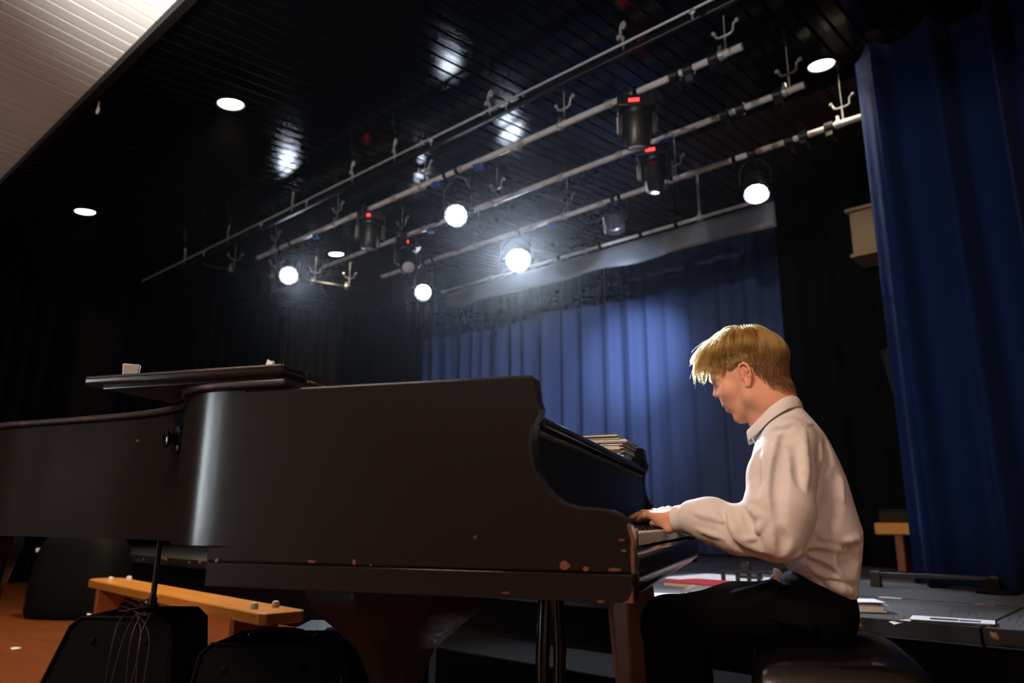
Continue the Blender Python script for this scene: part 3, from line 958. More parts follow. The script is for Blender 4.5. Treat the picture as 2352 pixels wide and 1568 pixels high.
paper_stack('sheet_music', 'untidy pile of sheet music on the far corner of the piano', pw(-0.50, 2.66, 0.9487), YP, 18, (0.17, 0.26), ['paper', 'paper', 'paper_warm', 'paper', 'paper'], 4, th=0.0052)
cup = MB().add([(-0.016, -0.008, 0), (0.016, -0.008, 0), (0.016, 0.008, 0), (-0.016, 0.008, 0), (-0.019, -0.010, 0.036), (0.019, -0.010, 0.036), (0.019, 0.010, 0.036), (-0.019, 0.010, 0.036)],
               [(3, 2, 1, 0), (4, 5, 6, 7), (0, 1, 5, 4), (1, 2, 6, 5), (2, 3, 7, 6), (3, 0, 4, 7)])
co = cup.build('box', 'grey_plastic', bevel=0.003, loc=pw(-1.372, 1.335, 1.0603))
co.name = 'small_box'
co.rotation_euler = (0, 0, YP + R(40))
tag(co, 'small light grey box standing on the folded piano lid', 'box')
MB_ = MB().box((0, 0, 0.0065), (0.022, 0.004, 0.013), Matrix.Rotation(0.5, 3, 'Y')).box((0.004, 0.002, 0.005), (0.016, 0.006, 0.01), Matrix.Rotation(-0.4, 3, 'Y'))
tag(MB_.build('paper_scrap', 'paper', loc=pw(-0.965, 1.30, 1.0600)), 'tiny white paper scrap at the lid corner', 'paper')

# bench of the pianist: padded leather seat on a wooden frame
pbn = thing('piano_bench', 'black padded leather piano bench under the boy', 'bench', pw(0.15, 2.06, 0), YP)
bo_ = (0.15, 2.06, 0)
vs, fs = [], []
nx, ny = 18, 26
x0, x1, y0, y1 = -0.035, 0.335, 1.76, 2.36
for s_ in (0, 1):
    for i in range(nx + 1):
        for j in range(ny + 1):
            u_, v_ = i / nx * 2 - 1, j / ny * 2 - 1
            e = (1 - abs(u_) ** 5) ** 0.34 * (1 - abs(v_) ** 7) ** 0.34
            zz = 0.395 + (0.072 * e + 0.012 * (1 - u_ * u_) * (1 - v_ * v_) if s_ == 0 else -0.004)
            vs.append((x0 + (x1 - x0) * i / nx, y0 + (y1 - y0) * j / ny, zz))
off_ = (nx + 1) * (ny + 1)
for i in range(nx):
    for j in range(ny):
        q = i * (ny + 1) + j
        fs.append((q, q + ny + 1, q + ny + 2, q + 1))
        fs.append((q + off_, q + 1 + off_, q + ny + 2 + off_, q + ny + 1 + off_))
for i in range(nx):
    for j in (0, ny):
        q = i * (ny + 1) + j
        fs.append((q, q + off_, q + ny + 1 + off_, q + ny + 1))
for j in range(ny):
    for i in (0, nx):
        q = i * (ny + 1) + j
        fs.append((q, q + 1, q + 1 + off_, q + off_))
MB().add(vs, fs).build('cushion', 'leather', pbn, origin=bo_, sharp=60)
MB().bounds((-0.015, 1.785, 0.335), (0.315, 2.335, 0.395)).build('apron', 'piano_black', pbn, origin=bo_, bevel=0.004)
for a in (0.01, 0.29):
    for b in (1.81, 2.31):
        MB().prism([(a - 0.018, 0), (a + 0.018, 0), (a + 0.026, 0.36), (a - 0.026, 0.36)], b - 0.022, b + 0.022).build('leg', 'piano_black', pbn, origin=bo_, bevel=0.003)
# ================================================================== things on the hall floor behind the piano
# long wooden gym bench
gb = thing('gym_bench', 'long varnished wooden gym bench on the hall floor', 'bench', (-4.2, 1.93, 0))
go = (-4.2, 1.93, 0)
BZ = 0.345
q0, q1 = np.array([-3.08, 1.80]), np.array([-5.68, 1.97])
dv = (q1 - q0) / np.linalg.norm(q1 - q0)
nv = np.array([dv[1], -dv[0]])
if nv[1] < 0:
    nv = -nv


def gp(s_, t_, z):
    p = q0 + dv * s_ + nv * t_
    return (p[0], p[1], z)


LB = 2.6
top = [(0.0, 0.03), (0.03, 0.0), (LB - 0.10, 0.0), (LB - 0.03, 0.03), (LB, 0.08), (LB, 0.15), (LB - 0.03, 0.20), (LB - 0.1, 0.225), (0.03, 0.225), (0.0, 0.195)]
mb = MB()
n = len(top)
mb.add([gp(a, b, BZ - 0.05) for a, b in top] + [gp(a, b, BZ) for a, b in top], [tuple(range(n)), tuple(reversed(range(n, 2 * n)))] + [(i, i + n, (i + 1) % n + n, (i + 1) % n) for i in range(n)])
mb.build('seat', 'bench_wood', gb, origin=go, bevel=0.006)
for s_ in (0.28, 2.3):
    m_ = MB()
    c = [gp(s_ - 0.022, 0.0, 0), gp(s_ + 0.022, 0.0, 0), gp(s_ + 0.022, 0.225, 0), gp(s_ - 0.022, 0.225, 0)]
    m_.add(c + [(p[0], p[1], BZ - 0.05) for p in c], [(3, 2, 1, 0), (4, 5, 6, 7), (0, 1, 5, 4), (1, 2, 6, 5), (2, 3, 7, 6), (3, 0, 4, 7)])
    m_.build('leg', 'bench_dark', gb, origin=go, bevel=0.004)
m_ = MB()
c = [gp(0.12, 0.08, 0.05), gp(2.45, 0.08, 0.05), gp(2.45, 0.145, 0.05), gp(0.12, 0.145, 0.05)]
m_.add(c + [(p[0], p[1], 0.115) for p in c], [(3, 2, 1, 0), (4, 5, 6, 7), (0, 1, 5, 4), (1, 2, 6, 5), (2, 3, 7, 6), (3, 0, 4, 7)])
m_.build('beam', 'bench_wood', gb, origin=go, bevel=0.005)
for s_ in (0.95, 1.7):
    MB().tube([gp(s_, 0.11, 0.11), gp(s_, 0.11, BZ - 0.05)], 0.009, 8).build('rod', 'zinc', gb, origin=go)
    MB().lathe([(0.026, 0), (0.026, 0.006), (0.012, 0.009)], gp(s_, 0.11, 0.115), (0, 0, 1), 14).build('rod_plate', 'zinc', gb, origin=go)
for s_, t_ in ((0.20, 0.065), (0.20, 0.17), (2.25, 0.06), (2.25, 0.17)):
    MB().lathe([(0.018, 0), (0.019, 0.015), (0.014, 0.027), (0.004, 0.030)], gp(s_, t_, BZ), (0, 0, 1), 14).build('rubber_foot', 'cream_rubber', gb, origin=go)


def wedge_case(label, loc, rz, wx, dy, h, slant, handle):
    """black hard case, wider at its foot, with edge strips, corner bolts and carry handle"""
    t = thing('equipment_case', label, 'case', loc, rz, 'black equipment cases under the piano')
    prof = [(-wx / 2 - slant, 0), (wx / 2 + slant * 0.25, 0), (wx / 2, h - 0.02), (wx / 2 - 0.03, h), (-wx / 2 + 0.03, h), (-wx / 2, h - 0.025)]
    MB().prism(prof, -dy / 2, dy / 2).build('shell', 'black_rubber', t, bevel=0.012, bseg=3)
    for s_ in (-1, 1):
        MB().tube([(-wx / 2 - slant, s_ * dy / 2, 0.02), (-wx / 2, s_ * dy / 2, h - 0.03), (-wx / 2 + 0.03, s_ * dy / 2, h - 0.004), (wx / 2 - 0.03, s_ * dy / 2, h - 0.004), (wx / 2, s_ * dy / 2, h - 0.03), (wx / 2 + slant * 0.25, s_ * dy / 2, 0.02)], 0.006, 6).build('edge_strip', 'black_rubber', t)
    if handle:
        for a in (-0.018, 0.02):
            MB().tube(spline([(-0.08, a, h), (-0.07, a, h + 0.014), (0, a, h + 0.020), (0.07, a, h + 0.014), (0.08, a, h)], 4), 0.006, 8).build('handle', 'leather', t)
        for a in (-0.10, 0.10):
            MB().box((a, 0, h + 0.004), (0.03, 0.06, 0.010)).build('handle_plate', 'leather', t, bevel=0.003)
    for sx in (-1, 1):
        MB().lathe([(0.010, 0), (0.010, 0.004), (0.004, 0.007)], (sx * (wx / 2 - 0.07), -dy / 2 - 0.001, h - 0.07), (0, -1, 0), 10).build('bolt', 'black_rubber', t)
    return t


CA = R(42)
wedge_case('black slanted equipment case with cable coil, under the piano tail', (-2.52, 1.06, 0), CA, 0.30, 0.26, 0.46, 0.16, False)
wedge_case('black equipment case with shiny carry handle beside the piano leg', (-2.12, 1.30, 0), CA, 0.36, 0.24, 0.40, 0.07, True)

# thin stand whose black pole rises out of the coiled cable
sx_, sy_ = pw(-1.78, 1.93)[:2]
stn = thing('cable_stand', 'thin black stand pole rising from the coiled cable', 'stand', (sx_, sy_, 0.46))
MB().tube([(0, 0, 0.0), (0.0, 0, 0.225)], 0.0085, 10).build('pole', 'black_metal', stn)
MB().lathe([(0.03, 0), (0.03, 0.012), (0.014, 0.022), (0.012, 0.05)], (0, 0, 0), (0, 0, 1), 16).build('socket', 'black_metal', stn)
cbl = thing('cable_coil', 'brown cable coiled and hanging over the slanted case', 'cable', (sx_, sy_, 0.46))
rnd = random.Random(5)
for k in range(5):
    a0 = rnd.uniform(0, 6)
    rx, ry = rnd.uniform(0.05, 0.11), rnd.uniform(0.02, 0.05)
    pts = [(rx * math.cos(a + a0) - 0.02, ry * math.sin(a + a0) - 0.03, 0.018 + 0.010 * math.sin(2 * a + k) + 0.004 * k) for a in np.linspace(0, 2 * math.pi, 22)[:-1]]
    MB().tube(pts, 0.0024, 6, closed=True).build('loop', 'cable', cbl)
c_ = np.array([math.sin(CA), -math.cos(CA)])
for k, (a, dz) in enumerate(((-0.03, 0.26), (0.02, 0.20), (0.045, 0.24))):
    e = np.array([math.cos(CA), math.sin(CA)]) * a
    f_ = c_ * 0.105
    pts = spline([(e[0] * 0.4, e[1] * 0.4, 0.03), (e[0] + f_[0], e[1] + f_[1], 0.012), (e[0] + f_[0] * 1.45, e[1] + f_[1] * 1.45, -0.06), (e[0] * 1.3 + f_[0] * 1.4, e[1] * 1.3 + f_[1] * 1.4, -dz), (e[0] + 0.02 + f_[0] * 1.45, e[1] + 0.02 + f_[1] * 1.45, -0.05), (f_[0] * 0.9, f_[1] * 0.9, 0.015)], 6)
    MB().tube(pts, 0.0022, 6).build('loop', 'cable', cbl)

# black bag on the floor at the far left
bg = thing('equipment_bag', 'black bag with pale buckles standing beyond the gym bench', 'bag', (-6.55, 2.25, 0))
vs, fs = [], []
for j, (zz, sx, sy) in enumerate(((0, 0.36, 0.20), (0.05, 0.38, 0.22), (0.3, 0.37, 0.22), (0.5, 0.33, 0.20), (0.60, 0.27, 0.16), (0.64, 0.16, 0.09))):
    for k in range(20):
        a = 2 * math.pi * k / 20
        ca, sa = math.cos(a), math.sin(a)
        vs.append((sx * math.copysign(abs(ca) ** 0.6, ca), sy * math.copysign(abs(sa) ** 0.6, sa) + 0.01 * math.sin(5 * a + j), zz))
for j in range(5):
    for k in range(20):
        l = (k + 1) % 20
        fs.append((j * 20 + k, j * 20 + l, j * 20 + 20 + l, j * 20 + 20 + k))
fs += [tuple(reversed(range(20))), tuple(100 + k for k in range(20))]
bb = MB().add(vs, fs).build('body', 'black_rubber', bg, sharp=70)
bg.rotation_euler = (0, 0, R(35))
MB().tube(spline([(0.20, -0.17, 0.06), (0.30, -0.22, 0.03), (0.36, -0.20, 0.05), (0.37, -0.13, 0.12), (0.33, -0.1, 0.2)], 5), 0.012, 8).build('strap', 'cream_rubber', bg)
MB().box((-0.30, -0.12, 0.50), (0.05, 0.02, 0.03), Matrix.Rotation(0.5, 3, 'Z')).build('buckle', 'cream_rubber', bg, bevel=0.006)
MB().box((-0.33, -0.10, 0.05), (0.03, 0.03, 0.03)).build('buckle', 'brass', bg, bevel=0.006)
MB().tube(spline([(0.1, 0, 0.62), (0.05, 0, 0.70), (-0.05, 0, 0.70), (-0.1, 0, 0.62)], 5), 0.012, 8).build('handle', 'black_rubber', bg)
tag(MB().add([(-0.035, -0.02, 0.001), (0.03, -0.028, 0.001), (0.045, 0.01, 0.004), (0.0, 0.03, 0.001), (-0.04, 0.012, 0.003)], [(0, 1, 2, 3, 4)]).build('paper_scrap', 'paper', loc=(-5.25, 1.50, 0.0)), 'white paper scrap on the orange floor', 'paper')

# low black box with a loose sheet, left of the piano leg
lb = thing('low_box', 'low black box with a loose sheet on it behind the piano leg', 'box', (-2.38, 1.84, 0), R(42))
MB().bounds((-0.25, -0.14, 0), (0.25, 0.14, 0.335)).build('box_body', 'black_rubber', lb, bevel=0.01)
MB().bounds((-0.255, -0.145, 0.335), (0.255, 0.145, 0.36)).build('box_lid', 'black_paint', lb, bevel=0.006)
sh = MB().add([(-0.17, -0.09, 0.001), (0.14, -0.11, 0.001), (0.165, 0.02, 0.012), (0.05, 0.10, 0.018), (-0.13, 0.07, 0.004)], [(0, 1, 2, 3, 4)])
so = sh.build('paper_sheet', 'paper', loc=(-2.36, 1.83, 0.361))
so.rotation_euler = (0, 0, R(60))
so.modifiers.new('thick', 'SOLIDIFY').thickness = 0.001
tag(so, 'loose white sheet with a raised corner behind the piano leg', 'paper')

# ================================================================== things on the stage
ws = MB().add([(-0.15, -0.10, 0.001), (0.15, -0.10, 0.001), (0.15, 0.10, 0.0015), (-0.15, 0.10, 0.001)], [(0, 1, 2, 3)]).build('paper_sheet', 'paper', loc=(-1.97, 3.29, ZS + 0.001))
ws.rotation_euler = (0, 0, R(30))
ws.modifiers.new('thick', 'SOLIDIFY').thickness = 0.002
tag(ws, 'white sheet on the stage edge below the key slip', 'paper')

rb = thing('ring_binder', 'black ring binder with metal rings lying on the stage edge', 'binder', (-1.79, 3.38, ZS), R(20))
MB().bounds((-0.07, -0.16, 0), (0.25, 0.16, 0.03)).build('cover', 'black_paint', rb, bevel=0.004)
for k in range(5):
    MB().tube([(-0.07 + 0.016 * math.cos(a), -0.13 + 0.065 * k, 0.028 + 0.016 * math.sin(a)) for a in np.linspace(0, 2 * math.pi, 13)[:-1]], 0.0035, 6, closed=True).build('ring', 'steel', rb)
MB().bounds((-0.05, -0.15, 0.03), (0.24, 0.15, 0.034)).build('pages', 'print_ink', rb)

rf = thing('folder', 'red folder with pale pages on the stage beside the boy', 'folder', (-1.93, 3.95, ZS), R(-6))
MB().bounds((-0.33, -0.16, 0.0), (0.33, 0.16, 0.012)).build('back_cover', 'paper_warm', rf, bevel=0.002)
MB().bounds((-0.33, -0.158, 0.012), (0.31, 0.158, 0.020)).build('pages', 'paper', rf, bevel=0.002)
MB().bounds((-0.34, -0.165, 0.020), (0.16, 0.165, 0.026)).build('front_cover', 'red_card', rf, bevel=0.002)
MB().bounds((0.22, -0.166, 0.0), (0.34, 0.1, 0.016)).build('gold_card', 'chair_orange', rf, bevel=0.002)

wp = thing('printed_sheet', 'white printed score sheet behind the red folder', 'paper', (-2.16, 4.55, ZS), R(-4))
MB().bounds((-0.42, -0.30, 0.001), (0.42, 0.30, 0.006)).build('sheet', 'paper', wp)
stn2 = thing('small_stand', 'small black folding stand on the white printed sheet', 'stand', (-2.02, 4.38, ZS + 0.006), R(5))
MB().bounds((-0.17, -0.012, 0.05), (0.17, 0.012, 0.068)).build('rail', 'black_metal', stn2, bevel=0.003)
for a in (-0.16, -0.07, 0.0, 0.06, 0.16):
    MB().bounds((a - 0.01, -0.014, 0.0), (a + 0.01, 0.014, 0.055)).build('foot', 'black_metal', stn2, bevel=0.003)
MB().bounds((-0.06, -0.02, 0.02), (0.08, 0.012, 0.034)).build('cross_bar', 'black_metal', stn2)
MB().bounds((-0.045, -0.018, 0.06), (0.012, 0.018, 0.115)).build('head', 'black_metal', stn2, bevel=0.006)

paper_stack('sheet_music', 'pile of white papers on the stage right behind the boy', (-1.10, 3.36, ZS), R(35), 7, (0.21, 0.16), ['paper'], 9, th=0.006)
t_ = paper_stack('program_sheets', 'white printed programme lying at the stage edge below the curtain', (-0.72, 3.22, ZS), R(8), 3, (0.27, 0.15), ['paper'], 12, th=0.003)
MB().bounds((-0.06, -0.045, 0.0098), (0.03, 0.0, 0.0105)).build('print_block', 'print_ink', t_)
MB().bounds((0.035, -0.045, 0.0098), (0.10, -0.005, 0.0105)).build('print_block', 'blue_cloth', t_)
MB().add([(-0.13, -0.07, 0.006), (-0.19, -0.10, -0.004), (-0.17, -0.115, -0.012), (-0.11, -0.08, 0.004)], [(0, 1, 2, 3)]).build('torn_corner', 'paper', t_)
o = MB().box((0, 0, 0.003), (0.10, 0.03, 0.004)).build('tape_strip', 'paper', loc=(-1.13, 3.98, ZS + 0.001))
tag(o, 'short white tape strip along the stage seam', 'tape')

fs_ = thing('floor_stand', 'low black stand foot with cross bar before the velvet curtain', 'stand', (-1.30, 4.72, ZS), R(8))
MB().bounds((-0.13, -0.03, 0), (-0.075, 0.03, 0.085)).build('foot', 'black_metal', fs_, bevel=0.006)
MB().bounds((-0.10, -0.015, 0.055), (0.5, 0.015, 0.08)).build('bar', 'black_metal', fs_, bevel=0.004)
MB().bounds((0.45, -0.03, 0), (0.5, 0.03, 0.085)).build('foot', 'black_metal', fs_, bevel=0.006)
o = thing('curtain_weight', 'dark weight at the foot of the velvet curtain', 'weight', (-0.83, 4.70, ZS), 0)
MB().bounds((-0.04, -0.03, 0), (0.04, 0.03, 0.07)).build('block', 'black_rubber', o, bevel=0.008)
MB().lathe([(0.10, 0), (0.10, 0.012), (0.02, 0.02)], (0.02, 0, 0), (0, 0, 1), 18).build('plate', 'black_rubber', o)

# orange bench end, brown box and tilted lectern at the wing
cb_ = thing('stage_bench', 'orange wooden bench end showing beside the velvet curtain', 'bench', (-1.72, 6.36, ZS), R(2))
MB().bounds((-0.11, -0.15, 0.27), (1.2, 0.15, 0.36)).build('seat', 'chair_orange', cb_, bevel=0.01)
for a in (0.05, 1.05):
    MB().bounds((a - 0.03, -0.13, 0), (a + 0.03, 0.13, 0.27)).build('leg', 'bench_dark', cb_, bevel=0.006)
bx_ = thing('brown_box', 'dull brown box standing on the orange bench end', 'box', (-1.2, 6.38, ZS + 0.36), R(2))
MB().bounds((-0.60, -0.1, 0), (0.3, 0.1, 0.085)).build('box_body', 'drape_brown', bx_, bevel=0.006)
MB().bounds((-0.605, -0.105, 0.085), (0.305, 0.105, 0.098)).build('box_lid', 'drape_brown', bx_, bevel=0.003)
wb = thing('wall_box', 'beige box mounted high behind the velvet curtain edge', 'box', (-1.80, 6.50, 3.12))
MB().bounds((0, -0.16, -0.14), (0.8, 0.16, 0.24)).build('cabinet', 'box_tan', wb, bevel=0.01)
MB().bounds((-0.02, -0.18, -0.17), (0.82, 0.18, -0.14)).build('base_board', 'box_tan', wb, bevel=0.004)
MB().box((0.4, 0, 0.28), (0.86, 0.36, 0.03), Matrix.Rotation(0.12, 3, 'X')).build('cover', 'box_tan', wb, bevel=0.004)
lt = thing('lectern', 'dark tilted lectern top half hidden by the velvet curtain', 'lectern', (-1.25, 5.9, ZS), R(-20))
MB().box((0, 0, 1.55), (0.62, 0.025, 0.55), Matrix.Rotation(R(-28), 3, 'X') @ Matrix.Rotation(R(-26), 3, 'Y')).build('desk', 'black_metal', lt, bevel=0.004)
MB().tube([(0.05, 0.02, 0.0), (0.05, 0.02, 1.5)], 0.02, 10).build('post', 'black_metal', lt)
MB().lathe([(0.22, 0), (0.22, 0.02), (0.05, 0.035)], (0.05, 0.02, 0), (0, 0, 1), 20).build('base', 'black_metal', lt)
# ================================================================== the boy: signed distance fields in the piano frame (he faces -X)
def _n(v):
    v = np.asarray(v, float)
    return v / np.linalg.norm(v)


class Field:
    """ordered smooth unions and cuts of simple solids, each with a bounding sphere so that far ones are skipped"""

    def __init__(s):
        s.p = []

    def cone(s, a, b, ra, rb=None, k=0.01, op='+'):
        a, b = np.asarray(a, float), np.asarray(b, float)
        rb = ra if rb is None else rb
        ab = b - a
        l2 = max(float(ab @ ab), 1e-12)

        def f(P):
            t = np.clip(((P - a) @ ab) / l2, 0, 1)
            return np.linalg.norm(P - a - t[:, None] * ab, axis=1) - (ra + (rb - ra) * t)
        s.p.append((f, (a + b) / 2, np.linalg.norm(ab) / 2 + max(ra, rb), k, op))
        return s

    def chain(s, pts, rad, k=0.01, op='+'):
        for i in range(len(pts) - 1):
            r0 = rad[i] if hasattr(rad, '__len__') else rad
            r1 = rad[i + 1] if hasattr(rad, '__len__') else rad
            s.cone(pts[i], pts[i + 1], r0, r1, k, op)
        return s

    def ell(s, c, r, M=None, k=0.01, op='+'):
        c, r = np.asarray(c, float), np.asarray(r, float)
        M = np.eye(3) if M is None else np.asarray(M, float)      # rows: the ellipsoid's axes

        def f(P):
            q = (P - c) @ M.T
            k0 = np.linalg.norm(q / r, axis=1)
            k1 = np.linalg.norm(q / (r * r), axis=1)
            return k0 * (k0 - 1) / np.maximum(k1, 1e-9)
        s.p.append((f, c, float(r.max()), k, op))
        return s

    def fn(s, f, c, rad, k=0.01, op='+'):
        s.p.append((f, np.asarray(c, float), rad, k, op))
        return s

    def __call__(s, P, c=None, rad=None):
        d = np.full(len(P), 1.0)
        for f, bc, br, k, op in s.p:
            if c is not None and np.linalg.norm(bc - c) - br > rad + 2 * k + 0.02:
                continue
            e = f(P)
            if op == '+':
                h = np.clip(0.5 + 0.5 * (d - e) / k, 0, 1)
                d = d + (e - d) * h - k * h * (1 - h)
            else:
                h = np.clip(0.5 - 0.5 * (d + e) / k, 0, 1)
                d = d + (-e - d) * h + k * h * (1 - h)
        return d


# ---- head frame: origin between the ear canals; F forward, S to his right (away from the camera), U up
TH, PS = math.radians(15), math.radians(15)
HF = np.array([-math.cos(PS) * math.cos(TH), math.sin(PS) * math.cos(TH), -math.sin(TH)])
HU = np.array([-math.sin(TH) * math.cos(PS), math.sin(TH) * math.sin(PS), math.cos(TH)])
HS = np.array([math.sin(PS), math.cos(PS), 0.0])
HM = np.array([HF, HS, HU])
HO = np.array([0.016, 2.055, 1.117])


def hp(f, s_, u):
    return HO + f * HF + s_ * HS + u * HU


def skin_field():
    B = Field()
    B.ell(hp(-0.006, 0, 0.050), (0.098, 0.074, 0.086), HM, 0.01)
    B.ell(hp(0.050, 0, 0.054), (0.050, 0.060, 0.054), HM, 0.02)
    B.ell(hp(0.050, 0, -0.008), (0.047, 0.056, 0.058), HM, 0.02)
    B.ell(hp(0.062, 0, -0.034), (0.033, 0.035, 0.030), HM, 0.015)
    B.ell(hp(0.040, 0, -0.055), (0.038, 0.042, 0.033), HM, 0.02)
    for q in (-1, 1):
        B.cone(hp(0.008, q * 0.050, -0.046), hp(0.060, q * 0.014, -0.082), 0.016, 0.013, 0.015)
        B.cone(hp(0.006, q * 0.050, -0.046), hp(0.0, q * 0.054, 0.0), 0.015, 0.017, 0.03)
        B.ell(hp(-0.014, q * 0.044, -0.036), (0.030, 0.018, 0.042), HM, 0.03)
        B.ell(hp(0.056, q * 0.038, -0.012), (0.024, 0.020, 0.022), HM, 0.015)
        B.cone(hp(0.090, q * 0.012, 0.035), hp(0.078, q * 0.042, 0.034), 0.010, 0.010, 0.012)
    B.ell(hp(0.065, 0, -0.083), (0.0145, 0.018, 0.0135), HM, 0.012)
    for q in (-1, 1):
        B.ell(hp(0.099, q * 0.030, 0.017), (0.013, 0.015, 0.009), HM, 0.010, '-')
        B.ell(hp(0.0765, q * 0.031, 0.016), (0.0135, 0.0145, 0.0125), HM, 0.004)
        B.cone(hp(0.0885, q * 0.022, 0.0125), hp(0.0835, q * 0.043, 0.0125), 0.0018, 0.0016, 0.002)      # lash line
    # nose
    B.cone(hp(0.093, 0, 0.034), hp(0.1035, 0, 0.006), 0.0065, 0.0075, 0.010)
    B.ell(hp(0.1045, 0, 0.0), (0.0105, 0.0095, 0.0085), HM, 0.006)
    for q in (-1, 1):
        B.ell(hp(0.0935, q * 0.0115, -0.006), (0.0100, 0.0058, 0.0070), HM, 0.004)
        B.ell(hp(0.1000, q * 0.0070, -0.0105), (0.0045, 0.0024, 0.0030), HM, 0.002, '-')
    B.cone(hp(0.104, 0, -0.004), hp(0.094, 0, -0.016), 0.0045, 0.005, 0.005)
    # mouth: a soft upper lip, lips a little apart
    B.cone(hp(0.094, 0, -0.018), hp(0.0935, 0, -0.036), 0.004, 0.0055, 0.008)
    B.cone(hp(0.0925, -0.004, -0.0375), hp(0.079, -0.021, -0.043), 0.0052, 0.003, 0.006)
    B.cone(hp(0.0925, 0.004, -0.0375), hp(0.079, 0.021, -0.043), 0.0052, 0.003, 0.006)
    B.cone(hp(0.0880, -0.006, -0.0545), hp(0.078, -0.019, -0.048), 0.0060, 0.003, 0.006)
    B.cone(hp(0.0880, 0.006, -0.0545), hp(0.078, 0.019, -0.048), 0.0060, 0.003, 0.006)
    B.cone(hp(0.0985, -0.003, -0.0462), hp(0.083, -0.022, -0.0462), 0.0020, 0.0012, 0.002, '-')
    B.cone(hp(0.0985, 0.003, -0.0462), hp(0.083, 0.022, -0.0462), 0.0020, 0.0012, 0.002, '-')
    B.cone(hp(0.092, -0.012, -0.068), hp(0.092, 0.012, -0.068), 0.006, 0.006, 0.008, '-')
    # ears
    for q in (-1, 1):
        s0 = 0.072
        B.ell(hp(-0.006, q * (s0 + 0.002), 0.005), (0.0145, 0.0040, 0.027), HM, 0.006)
        rim = [(0.007, 0.010, s0 + 0.004), (0.009, 0.023, s0 + 0.006), (0.003, 0.0325, s0 + 0.008), (-0.008, 0.034, s0 + 0.011), (-0.0165, 0.026, s0 + 0.014), (-0.0195, 0.012, s0 + 0.015),
               (-0.0165, -0.004, s0 + 0.012), (-0.0105, -0.016, s0 + 0.008), (-0.003, -0.025, s0 + 0.006), (0.004, -0.024, s0 + 0.003)]
        B.chain([hp(a, q * c, b) for a, b, c in rim], [0.0036, 0.0036, 0.0036, 0.0036, 0.0036, 0.0036, 0.0037, 0.0042, 0.0055, 0.0045], 0.003)
        B.chain([hp(-0.004, q * (s0 + 0.008), 0.024), hp(-0.010, q * (s0 + 0.010), 0.012), hp(-0.009, q * (s0 + 0.008), -0.004)], 0.0028, 0.004)
        B.ell(hp(0.0055, q * (s0 + 0.005), -0.001), (0.0035, 0.004, 0.0055), HM, 0.003)
        B.ell(hp(-0.001, q * (s0 + 0.010), -0.001), (0.0050, 0.0085, 0.0095), HM, 0.003, '-')
    # neck, upper trunk and arms inside the shirt
    B.chain([hp(-0.028, 0, -0.020), hp(-0.032, 0, -0.070), (0.072, 2.05, 0.985), (0.10, 2.05, 0.90)], [0.056, 0.052, 0.052, 0.085], 0.03)
    B.cone(hp(0.012, 0, -0.062), (0.050, 2.05, 0.975), 0.034, 0.040, 0.02)
    B.cone((0.105, 2.05, 0.90), (0.12, 2.05, 0.76), 0.085, 0.080, 0.03)
    arm_l = [(0.085, 1.90, 0.935), (0.035, 1.800, 0.715), WL]
    arm_r = [(0.085, 2.20, 0.935), (0.030, 2.325, 0.715), WR]
    for sh, el, wr in (arm_l, arm_r):
        B.chain([(0.10, 2.05, 0.925), sh, el, wr], [0.05, 0.040, 0.034, 0.0235], 0.015)
    return B


WL = np.array([-0.186, 1.880, 0.754])
WR = np.array([-0.205, 2.215, 0.757])


